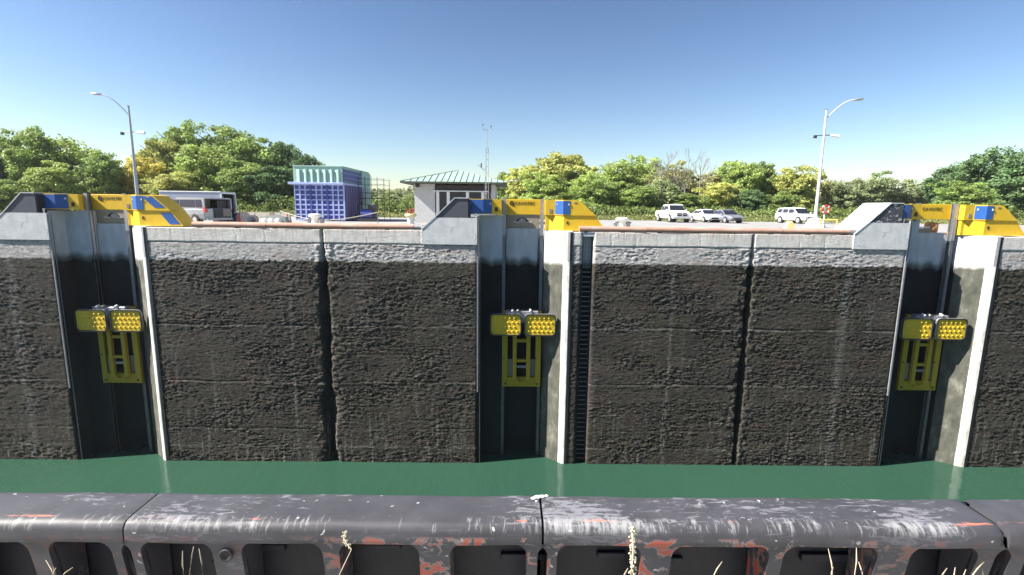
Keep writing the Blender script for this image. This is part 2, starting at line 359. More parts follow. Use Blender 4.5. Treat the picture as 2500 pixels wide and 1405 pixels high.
M['fender'] = mat_fender(); M['rubber'] = plain('backing_rubber', (.006, .0065, .011), .6, 0, .6, 5, dirt=.5, dcol=(.02, .021, .032), bump=.6); M['shade_yellow'] = mat_paint('shaded_yellow_paint', (.46, .33, .022), dcol=(.10, .08, .03))  # carriage yellow: darker olive copy of the yellow paint, slot shade in its colour
M['letter'] = plain('dark_brown_print', (.05, .03, .01), .6)
M['glass'] = plain('dark_glass', (.02, .024, .036), .15, 0, .2, 1, .35); M['tint'] = plain('tinted_glass', (.03, .032, .05), .45, 0, .1, 1, .2); M['cwhite'] = plain('car_white', (.78, .78, .78), .25, 0, .03, 1, .6)
M['csilver'] = plain('car_silver', (.26, .27, .31), .3, .4, .04, 1, .6); M['cgrey'] = plain('car_grey', (.28, .29, .33), .3, .4, .04, 1, .6)
M['tyre'] = plain('tyre', (.022, .022, .022), .85); M['chrome'] = plain('wheel_alloy', (.6, .6, .62), .3, .6); M['lamp'] = plain('headlight', (.6, .62, .65), .15)
M['red'] = plain('red_plastic', (.55, .05, .03), .4); M['orange'] = plain('cone_orange', (.75, .10, .06), .5); M['tan'] = plain('tan_lining', (.24, .21, .19), .8)

# ------------------------------------------------------------------ setting
WZ = -14.64
def sheet(name, x0, x1, y0, y1, z, mat):
    return MB().add([(x0, y0, z), (x1, y0, z), (x1, y1, z), (x0, y1, z)], [(0, 1, 2, 3)]).build(name, mat, kind='structure')
sheet('water', -150, 150, 2.76, 32, WZ, M['water'])
sheet('deck', -150, 150, 32.2, 62, 0, M['deck'])
sheet('ground', -1500, 1500, 62, 3000, -.004, M['grass'])
sheet('near_ground', -150, 150, -300, 2.62, -1.0, plain('gravel_verge', (.34, .33, .31), .95, 0, .3, 3, dirt=.4))
MB().box(-150, 150, 2.62, 2.76, -17, -1.0).build('lock_wall', M['recess'], label='near concrete lock wall below the steel fender', cat='wall')

hz_ = Mt('haze_air'); hz_.N.remove(hz_.b); pv = hz_.N.new('ShaderNodeVolumePrincipled'); pv.inputs['Color'].default_value = (.92, .95, 1, 1); pv.inputs['Density'].default_value = .00016; pv.inputs['Anisotropy'].default_value = .2
hz_.L.new(pv.outputs[0], hz_.N['Material Output'].inputs['Volume'])
MB().box(-400, 400, -60, 420, -19, 30).build('haze', hz_.m, None, kind='stuff')
# ------------------------------------------------------------------ far lock wall
wall = empty('lock_wall', (0, 0, 0), 0, 'tall stained concrete lock wall rising out of the green water', 'wall')
UC = [-24.2, .88, 26.42]; HWD = 2.73
def panel(x0, x1, je0, je1, seed, res=.05):
    nx = int((x1-x0)/res)+1; xs = np.linspace(x0, x1, nx); zs = np.concatenate([np.linspace(0, -14.7, int(14.7/(res*.72))), np.linspace(-14.75, -15.6, 6)]); nz = len(zs)
    X, Z = np.meshgrid(xs, zs)
    coping = 1/(1+np.exp((-.80-Z-.02*(vn(X*1.3, Z*0, 5)-.5))*90))           # 1 above
    band = 1/(1+np.exp((-1.88-Z)*25))
    patch = .30+.70*np.clip((fbm(X*.4, Z*.9, 3, 4)-.36)*3.4, 0, 1)
    layers = fbm(X*.9, Z*8.5, 11, 4, .65)-.5
    crumbs = fbm(X*4.2, Z*9.0, 21, 4, .62)-.5
    big = fbm(X*.35, Z*.45, 41, 3)-.5
    pits = np.clip(fbm(X*3.4, Z*4.6, 61, 3)-.60, 0, 1)
    fine = fbm(X*5.0, Z*12.5, 31, 2, .9)-.5
    chip = np.clip((fbm(X*4.0, Z*9.5, 37, 3, .8)-.5)*5, -.6, 1)
    sp = np.clip((fbm(X*6.5, Z*13.0, 33, 2, .8)-.60)*8, 0, 1)
    h = big*.02 + layers*(.012+.022*patch) + crumbs*(.008+.014*patch) + fine*.075*patch + chip*.014*patch - sp*.030*patch - pits*.05*(.2+patch)
    h = h*(1-band*.35)*(1-coping)+coping*(.02+crumbs*.008+big*.02)
    # cold joints between concrete lifts
    for zl, amp in ((-5.8, .06), (-9.35, .055), (-12.4, .03), (-3.1, .015), (-7.6, .012)):
        zz = Z-zl-.12*(vn(X*.8, X*0, 71)-.5)
        h -= amp*np.exp(-(zz/.045)**2)*(.15+1.3*np.clip(vn(X*1.1, Z*0+zl, 73)-.35, 0, 1))*(1-coping)
        h += amp*.3*np.exp(-((zz+.12)/.09)**2)*vn(X*2.1, Z*0, 75)*(1-coping)
    # line under the coping
    zz = Z+.83+.05*(vn(X*.9, X*0, 81)-.5); h -= .10*np.exp(-(zz/.022)**2)*(.4+1.2*vn(X*.7, Z*0, 83))
    # hairline cracks in the coping
    ck = np.abs(((X+.9*vn(X*.45, X*0, 95)+.10*vn(X*0, Z*4, 91))/1.45) % 1-.5)*1.45
    h -= .016*coping*np.exp(-(ck/.022)**2)*np.clip((vn(X*.6, Z*1.5, 93)-.35)*3, 0, 1)
    # deep V at 1/3 of panel: vertical form lines
    for e, xe in ((je0, x0), (je1, x1)):
        d = np.abs(X-xe)
        if e == 'joint':
            wd = (.03+(.04+.45*np.clip(fbm(Z*.55+xe, Z*0+xe, 101, 3)-.40, 0, 1)+.16*np.clip(fbm(Z*3.5+xe, Z*0+xe, 102, 4)-.42, 0, 1))*(1-coping)*(1-band*.6)+.02*vn(Z*6, Z*0+xe, 103))*(1 if xe > 0 else 1.15)
            h -= .55*np.exp(-(d/wd)**2)
            h += (1-coping)*.16*np.exp(-((d-.3)/.4)**2)*(fbm(X*4.5, Z*4.5, 105, 3)-.5)
        else:
            h -= .10*np.clip(1-d/(.10+.10*vn(Z*3, Z*0+xe, 107)*(1-coping)), 0, 1)**2
    Y = 30-h
    V = np.stack([X, Y, Z], -1)
    # returns at both ends and a top cap
    L = V[:, :1].copy(); L[..., 1] = 30.9; Rr = V[:, -1:].copy(); Rr[..., 1] = 30.9
    V = np.concatenate([L, V, Rr], 1); Hh = np.pad(h, ((0, 0), (1, 1)), mode='edge')
    T = V[:1].copy(); T[..., 1] = 32.2; V = np.concatenate([T, V], 0); Hh = np.pad(Hh, ((1, 0), (0, 0)), mode='edge')
    r, c = V.shape[:2]; I = np.arange(r*c).reshape(r, c)
    Q = np.stack([I[:-1, :-1], I[1:, :-1], I[1:, 1:], I[:-1, 1:]], -1).reshape(-1, 4)
    return npmesh('wall_block', V.reshape(-1, 3), Q, M['wall'], wall, smooth=True, attrs={'hgt': ('POINT', Hh.ravel())})
panel(-44, UC[0]-HWD, 'e', 'e', 1, .07); panel(UC[0]+HWD, -11.0, 'e', 'joint', 2); panel(-11.0, UC[1]-HWD, 'joint', 'e', 3)
panel(UC[1]+HWD+.12, 4.37, 'e', 'e', 4); panel(5.03, 14.5, 'e', 'joint', 5); panel(14.5, UC[2]-HWD, 'joint', 'e', 6); panel(UC[2]+HWD, 44, 'e', 'e', 7, .07)
# dark joint fillers behind the panels, ladder recess
mb = MB()
for a, b in ((-44.2, -26.9), (-21.5, -1.84), (5.0, 23.7), (29.1, 44.2)): mb.box(a+.05, b-.05, 30.9, 32.2, -16, -.02)
mb.box(3.70, 4.4, 30.9, 32.2, -16, -.02)
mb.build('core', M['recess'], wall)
mb = MB().box(4.36, 5.04, 30.62, 32.2, -16, -.01).box(4.36, 5.04, 30.02, 30.63, -.24, -.012)
mb.build('ladder_recess', M['recess'], wall)

def recess(cx):
    BK, BK2 = 31.1, 31.11
    # outline of the slot in plan: (u, y) pairs, with the height each stretch reaches
    def strip(name, pts, z1, mat, nz=40, nw=6, amp=.012, seed=0):
        V = []; Q = []
        for i in range(len(pts)-1):
            (a, ya), (b, yb) = pts[i], pts[i+1]; base = len(V)
            for k in range(nw+1):
                for j in range(nz+1):
                    t = k/nw; z = z1+(-15.8-z1)*j/nz
                    u = a+(b-a)*t; y = ya+(yb-ya)*t
                    d = amp*(random.random()-.5) if 0 < k < nw else 0
                    V.append((cx+u, y+d, z))
            for k in range(nw):
                for j in range(nz): q = base+k*(nz+1)+j; Q.append((q, q+1, q+nz+2, q+nz+1))
        return npmesh(name, V, Q, mat, wall, smooth=True)
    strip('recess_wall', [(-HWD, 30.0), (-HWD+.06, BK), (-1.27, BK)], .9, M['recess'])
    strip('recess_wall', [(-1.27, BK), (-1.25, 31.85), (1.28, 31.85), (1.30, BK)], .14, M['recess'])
    strip('splayed_side', [(1.30, BK), (2.73, 30.0)], .06, M['splay'], amp=.02)
    # top of the wall round the slot
    MB().box(cx-HWD+.07, cx-1.27, BK2, 32.2, -1, .9).box(cx-HWD, cx-1.27, 30.0, 30.0, 0, 0).build('recess_head', M['recess'], wall)
    MB().prism([(cx+1.31, BK2), (cx+2.9, 29.99), (cx+2.9, 32.2), (cx+1.31, 32.2)], -.5, .062, 'z').build('recess_head', M['splay'], wall)
    MB().box(cx-1.27, cx+1.30, 31.87, 32.2, -1, .14).build('recess_head', M['recess'], wall)
    # painted steel guard on the outer edge of the splay: rounded nose
    g = []
    for t, off in ((.76, 0), (.79, .045), (.87, .06), (.95, .07), (1.02, .03), (1.04, -.04)):
        u = 1.30+1.43*t; y = BK-1.1*t; g.append((cx+u-off*.58, y-off*.81))
    g += [(cx+2.78, 30.14), (cx+2.38, 30.42)]
    MB().prism(g, -15.8, -1.75, 'z').build('corner_guard', M['guard'], wall)
    MB().prism([(cx+2.62, 29.99), (cx+2.75, 29.95), (cx+2.80, 30.1), (cx+2.66, 30.14)], -1.75, .02, 'z').build('corner_angle', M['steel'], wall)
    MB().box(cx+2.81, cx+2.93, 29.97, 30.2, -15.8, .0).build('joint_strip', M['black'], wall)
    # thin steel angle on the shaded edge
    MB().box(cx-HWD-.03, cx-HWD+.05, 29.93, 30.02, -9.9, -1.5).build('corner_angle', M['steel'], wall)
    MB().tube([(cx-HWD+.14, 30.05, z) for z in (-15.5, -8, .8)], .03, 8).build('edge_pipe', M['rail'], wall)
for c in UC: recess(c)

# abutments: one sloped concrete block per mooring unit
def abutment(cx, lab, peel=False):
    t = empty('concrete_abutment', (cx, 29.93, -.8), 0, lab, 'abutment', 'sloped concrete abutments beside the mooring units')
    body = [(-6.0, 0.0), (-6.0, .86), (-5.2, 1.56), (-2.75, 1.56), (-2.75, 0.0)]
    MB().prism(body, 0, 2.3, 'y').build('block', M['abut'], t)
    top = [(-5.2, 1.562), (-4.05, 2.68), (-3.28, 2.68), (-3.28, 1.562)]
    MB().prism(top, .02, 2.28, 'y').build('painted_top', M['peel'] if peel else M['darkpaint'], t)
    # pale edging on the slope
    n = Vector((-1.15, 0, 1.118)).normalized()
    e = MB()
    for (a, b) in (((-5.99, .86), (-5.2, 1.565)), ((-5.2, 1.565), (-4.05, 2.685)), ((-4.05, 2.685), (-3.3, 2.685))):
        d = Vector((b[0]-a[0], 0, b[1]-a[1])).normalized(); q = Vector((-d.z, 0, d.x))*.05
        e.prism([a, b, (b[0]+q.x, b[1]+q.z), (a[0]+q.x, a[1]+q.z)], -.02, 2.32, 'y')
    e.build('edging', M['abut'], t)
    MB().box(-3.27, -3.2, .05, .6, 1.3, 2.6).build('end_plate', M['dark'], t)
    return t
abutment(UC[0], 'dark topped concrete abutment at the far left of the lock wall')
abutment(UC[1], 'dark topped concrete abutment in front of the small green roofed building')
abutment(UC[2], 'sunlit concrete abutment with peeling dark paint left of the rightmost mooring unit', True)

# ------------------------------------------------------------------ mooring units
def text_mesh(txt, size, mat, parent, name, loc, ext=.004):
    cu = bpy.data.curves.new(name, 'FONT'); cu.body = txt; cu.size = size; cu.extrude = ext; cu.offset = .001; cu.resolution_u = 3
    to = bpy.data.objects.new('tmp', cu); COL.objects.link(to)
    dg = bpy.context.evaluated_depsgraph_get(); me = bpy.data.meshes.new_from_object(to.evaluated_get(dg))
    bpy.data.objects.remove(to); me.materials.clear(); me.materials.append(mat)
    me.transform(Matrix.Rotation(math.pi/2, 4, 'X')); o = bpy.data.objects.new(name, me); COL.objects.link(o); o.parent = parent; o.location = loc
    return o
def rrect(x0, x1, z0, z1, r, n=5):
    p = []
    for cx, cz, a in ((x1-r, z1-r, 0), (x0+r, z1-r, 90), (x0+r, z0+r, 180), (x1-r, z0+r, 270)):
        for k in range(n+1):
            q = R(a+90*k/n); p.append((cx+r*math.cos(q), cz+r*math.sin(q)))
    return p
def ring(mb, outer, inner, y0, y1):
    n = len(outer)
    vs = [(x, y0, z) for x, z in outer]+[(x, y0, z) for x, z in inner]+[(x, y1, z) for x, z in outer]+[(x, y1, z) for x, z in inner]
    fs = []
    for i in range(n):
        j = (i+1) % n
        fs += [(i, j, n+j, n+i), (2*n+i, 3*n+i, 3*n+j, 2*n+j), (i, 2*n+i, 2*n+j, j), (n+i, n+j, 3*n+j, 3*n+i)]
    mb.add(vs, fs)
def make_unit(cx, lab, stripes=False, logo=2, orange=False):
    t = empty('mooring_unit', (cx, 30, 0), 0, lab, 'mooring unit', 'yellow and blue vacuum mooring units on the lock wall')
    Z0, Z1 = .97, 1.88
    # y values here are relative to the wall face (30.0)
    FY = .45; BY = 1.65; CY = .75
    pl = [(-3.3, FY), (-2.36, FY), (-1.86, CY), (-1.27, CY+.03), (-1.27, 1.95), (-3.3, 1.95)]
    MB().prism(pl, Z0, Z1, 'z').build('end_housing', M['yellow'], t)
    bx, by = -1.87, CY-.01
    MB().prism([(-3.27, FY-.015), (-2.355, FY-.015), (bx+.012, by-.012), (bx, by+.01), (-2.36, FY+.01), (-3.27, FY+.01)], Z0+.05, Z1-.04, 'z').build('blue_panel', M['blue'], t)
    MB().box(-3.19, -3.12, FY-.04, FY-.01, 1.58, 1.68).build('latch', M['white'], t)
    MB().box(bx-.11, bx-.04, by-.10, by-.03, 1.56, 1.66).build('latch', M['white'], t)
    MB().box(-1.68, -1.50, CY-.01, CY+.02, 1.15, 1.40).build('decal', M['letter'], t)
    MB().bbox(-1.26, 1.34, BY, 2.0, Z0, Z1+.02, .02).build('beam', M['yellow'], t)
    MB().box(-1.2, 1.30, BY+.01, 1.9, Z1+.021, Z1+.035).build('top_plate', M['yellow'], t)
    LY = BY-.012
    if logo == 2:
        mb = MB(); o = [(-.66+.135*math.cos(2*math.pi*k/24), 1.66+.145*math.sin(2*math.pi*k/24)) for k in range(24)]
        i_ = [(-.64+.055*math.cos(2*math.pi*k/24), 1.675+.055*math.sin(2*math.pi*k/24)) for k in range(24)]
        ring(mb, o, i_, LY-.006, LY+.01); mb.prism([(-.64, 1.57), (-.57, 1.48), (-.49, 1.52), (-.57, 1.62)], LY-.01, LY+.01, 'y'); mb.build('logo', M['letter'], t)
        text_mesh('CAVOTEC', .27, M['letter'], t, 'lettering', (-.48, LY, 1.57))
    else: text_mesh('CAVOTEC', .27, M['letter'], t, 'lettering', (-.52, LY, 1.52))
    hi = [(1.35, CY), (1.93, CY), (2.40, FY), (2.83, FY), (2.83, 1.95), (1.35, 1.95)]
    MB().prism(hi, Z0, Z1, 'z').build('end_housing', M['yellow'], t)
    MB().prism([(2.832, Z0), (4.36, Z0), (3.36, Z1-.03), (3.14, Z1), (2.832, Z1)], FY, 1.9, 'y').build('sloping_end', M['yellow'], t)
    MB().prism([(1.935, CY-.02), (2.39, FY-.015), (2.80, FY-.015), (2.80, FY+.005), (2.40, FY+.005), (1.95, CY)], Z0+.06, Z1-.06, 'z').build('blue_panel', M['blue'], t)
    MB().box(2.70, 2.76, FY-.045, FY-.01, 1.56, 1.66).build('latch', M['white'], t); MB().box(2.02, 2.08, CY-.12, CY-.06, 1.56, 1.66).build('latch', M['white'], t)
    GY = FY+.05; zl = Z0-.012
    vs = [(1.42, .95, .06), (1.62, .95, .06), (2.44, GY, .06), (5.02, GY, .06), (5.02, 1.85, .06), (1.42, 1.85, .06),
          (1.42, .95, zl), (1.62, .95, zl), (2.44, GY, zl), (4.34, GY, zl), (4.34, 1.85, zl), (1.42, 1.85, zl)]
    MB().add(vs, [(0, 1, 2, 3, 4, 5), (6, 7, 8, 9, 10, 11)]+[(i, (i+1) % 6, 6+(i+1) % 6, 6+i) for i in range(6)]).build('skirt', M['yellow'], t)
    MB().box(2.62, 2.72, GY-.02, GY-.002, .46, .62).build('decal', M['letter'], t)
    MB().box(1.58, 1.74, CY-.02, CY-.002, 1.12, 1.34).build('decal', M['beige'], t)
    MB().bbox(3.02, 3.2, FY-.02, FY-.002, Z1-.18, Z1-.1, .005).build('plate', M['beige'], t)
    if stripes:
        sl = (3.36-4.36)/(Z1-.03-Z0); sl2 = (4.34-5.02)/(zl-.06)
        for za, zb, z_0, u_0, k, y in ((1.14, 1.80, Z0, 4.36, sl, FY), (.16, .84, .06, 5.02, sl2, GY)):
            f = lambda z, o: u_0+(z-z_0)*k-o
            MB().prism([(f(za, .72), za), (f(za, .08), za), (f(zb, .08), zb), (f(zb, .72), zb)], y-.014, y+.01, 'y').build('blue_stripe', M['blue'], t)
    # rails down into the lock
    for u0, u1 in ((-1.21, -1.02), (1.10, 1.29)):
        m_ = MB().box(u0, u1, 1.14, 1.18, -15.6, 1.93).box(u0+.06, u1-.06, 1.18, 1.40, -15.6, 1.93).box(u0, u1, 1.40, 1.44, -15.6, 1.90)
        m_.build('guide_rail', M['rail'] if cx else M['rail'], t)
        MB().box(u0-.01, u1+.01, 1.12, 1.139, -.3, 1.95).build('rail_cover', M['steel'], t)
        # drive housing between the rails, with an arched opening and rollers
    mb = MB(); arch = []
    for k in range(13):
        q = math.pi*k/12; arch.append((.36*math.cos(q), .50+.30*math.sin(q)))
    mb.prism([(-1.02, .15), (1.08, .15), (1.08, .50), (.36, .50)]+[], 1.32, 1.36, 'y') if False else None
    poly = [(-1.02, .15), (1.08, .15), (1.08, .96), (.37, .96), (.37, .50)]+[]
    mb.box(-1.02, 1.08, 1.70, 1.74, .15, .50); mb.prism([(.37, .50), (1.08, .50), (1.08, .955), (0, .955), (0, .80)]+[(x, z) for x, z in arch[:6][::-1]], 1.70, 1.74, 'y')
    mb.prism([(-.37, .50), (-1.02, .50), (-1.02, .955), (-.001, .955), (-.001, .80)]+[(x, z) for x, z in arch[7:]], 1.70, 1.74, 'y')
    if orange:
        MB().lathe([(.34, 0), (.36, .1), (.36, .55), (.30, .62)], (.55, 2.1, .16), 16).build('motor', plain('rusty_orange_paint', (.50, .24, .09), .6, 0, .2, 3, dirt=.5), t); MB().box(-.95, .3, 1.74, 1.77, .15, .42).build('drive_housing', M['beige'], t); MB().box(-.9, .1, 1.66, 1.72, .44, .52).build('roller', M['white'], t)
    else:
        mb.build('drive_housing', M['beige'], t)
        MB().tube([(0, 1.76, .52), (0, 1.9, .52)], .24, 20).build('sheave', M['steel'], t)
        for a, b in ((-.55, -.2), (.28, .55)): MB().box(a, b, 1.64, 1.69, .49, .53).build('roller', M['white'], t)
        MB().box(-1.02, 1.08, 2.0, 2.05, .15, .95).build('housing_back', M['dark'], t)
    # plate set in the slot, top edge
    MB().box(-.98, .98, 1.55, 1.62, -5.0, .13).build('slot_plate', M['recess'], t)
    # mooring carriage
    mb = MB(); zt, zb = -4.95, -9.87; y0, y1 = .86, 1.08
    mb.bbox(-1.16, -.82, y0, y1, zb, zt, .02); mb.bbox(.93, 1.27, y0, y1, zb, zt, .02)
    mb.bbox(-.815, .925, y0+.02, y1, zb, zb+.62, .02)
    mb.build('carriage_frame', M['shade_yellow'], t)
    mb = MB()                                                    # inner arm frame
    mb.bbox(-.50, -.26, y0-.16, y0+.10, zb+.42, -6.3, .02); mb.bbox(.36, .60, y0-.16, y0+.10, zb+.42, -6.3, .02)
    mb.bbox(-.255, .355, y0-.12, y0+.1, -8.22, -8.05, .02); mb.bbox(-.255, .355, y0-.05, y0+.12, -6.95, -6.75, .02)
    arc = [(-.26, -9.6), (.36, -9.6), (.36, -9.1)]+[(.05+.31*math.cos(R(a)), -9.1+.42*math.sin(R(a))) for a in range(-10, -171, -20)]+[(-.26, -9.1)]
    mb.prism(arc, y0-.14, y0+.08, 'y'); mb.build('arm', M['shade_yellow'], t)
    for a, b in ((-.81, -.52), (.62, .92)): MB().box(a, b, y0+.12, y0+.2, -9.2, -8.1).build('gusset', M['beige'], t)
    MB().tube([(-.3, y0+.04, -8.55), (.4, y0+.04, -8.55)], .09, 10).build('cylinder', M['steel'], t)
    for u in (-.95, 1.06):
        MB().tube([(u, y0-.02, zb+.2), (u, y0+.03, zb+.2)], .07, 10).build('bolt', M['dark'], t); MB().tube([(u-.1, y0-.02, -8), (u-.1, y0+.03, -8)], .05, 10).build('bolt', M['dark'], t)
    MB().bbox(-.95, 1.05, .42, .92, -5.6, -4.88, .03).build('cross_head', M['steel'], t)
    for u in (-.55, -.22, .55): MB().tube([(u, .26, -4.87), (u, .5, -4.80)], .07, 8).build('fitting', M['white'] if u != -.22 else M['beige'], t)
    # the two vacuum pads
    for u0, u1 in ((-1.91, .0), (.21, 2.11)):
        z0, z1 = -6.37, -5.02
        pad = MB().prism(rrect(u0+.05, u1-.05, z0+.05, z1-.05, .20), .28, .36, 'y').build('vacuum_pad', M['padyellow'], t)
        mb = MB(); ring(mb, rrect(u0, u1, z0, z1, .25), rrect(u0+.055, u1-.055, z0+.055, z1-.055, .20), .215, .37); mb.build('rubber_seal', M['black'], pad)
        mb = MB(); ring(mb, rrect(u0-.012, u1+.016, z0-.028, z1+.008, .26), rrect(u0+.006, u1-.006, z0+.004, z1-.006, .245), .26, .375); mb.build('rim', M['steel'], pad)
        mb = MB()
        for i in range(6):
            for j in range(4):
                a, b = u0+.26+i*.28+(.1 if j % 2 else 0), z0+.27+j*.27
                if a < u1-.2: mb.lathe([(.055, 0), (.05, .03), (.0, .035)], (0, 0, 0), 8, Matrix.Translation((a, .28, b)) @ Matrix.Rotation(math.pi/2, 4, 'X'))
        mb.build('studs', M['padyellow'], pad, kind='stuff')
        MB().tube([((u0+u1)/2, .365, -5.7), ((u0+u1)/2*.7, .5, -5.5), ((u0+u1)/2*.4+.03, .7, -5.4)], .1, 8).build('pad_arm', M['dark'], t)
    # white hand post by the left edge
    MB().tube([(-2.78, .1, .76), (-2.78, .1, .95)], .04, 8).tube([(-2.78, .1, .9), (-2.78, .1, 1.03)], .06, 8).build('edge_post', M['white'], t)
    return t
make_unit(-24.42, 'leftmost yellow and blue mooring unit, with two blue stripes on its sloping end', True, 2)
make_unit(.82, 'middle yellow and blue mooring unit, below the lattice mast and building', False, 2)
make_unit(26.15, 'rightmost yellow and blue mooring unit, beside the white sloped abutment', False, 1, True)

# ladder in the slot right of the middle unit
lad = empty('wall_ladder', (4.7, 30.3, -15), 0, 'steel rung ladder set in the dark slot right of the middle mooring unit', 'ladder')
rail_ = MB().box(-.30, -.25, 0, .06, 0, 14.7).build('ladder_side', M['black'], lad); MB().box(.25, .30, 0, .06, 0, 14.7).build('ladder_side', M['black'], lad)
rg = MB().tube([(-.25, .03, 0), (.25, .03, 0)], .022, 6).build('rung', M['steel'], lad)
for i in range(48):
    o = rg if i == 0 else rg.copy()
    if i: COL.objects.link(o)
    o.parent = lad; o.location = (0, 0, .3+i*.3)

# edge pipes
def pipe(x0, x1, lab, endgrey=1):
    t = empty('edge_pipe', (x0, 30.12, 0), 0, lab, 'pipe', 'rusty pink pipes along the top edge of the lock wall')
    n = max(2, int((x1-x0)/4)); L = (x1-x0)/n
    for i in range(n):
        pts = [(i*L+.006+(L-.012)*k/4, .012*math.sin(i*3+k), .19+.008*math.sin(i*2+k)) for k in range(5)]
        MB().tube(pts, .172, 20).build('pipe_section', M['pipe'], t)
    cap = MB().tube([((x1-x0)*endgrey, 0, .19), ((x1-x0)*endgrey+(.42 if endgrey else -.4), 0, .185)], .165, 20).build('end_cap', M['steel'], t)
    k = 0
    while k < x1-x0: MB().box(k+.3, k+.5, -.12, .14, -.0, .05).build('saddle', M['dark'], t); k += 2.2
pipe(-18.6, -5.6, 'long rusty pink edge pipe on the coping, left of the middle mooring unit')
pipe(4.15, 20.2, 'long rusty pink edge pipe on the coping, right of the middle mooring unit')
pipe(31.3, 44, 'short visible end of rusty pink edge pipe at the far right edge', 0)

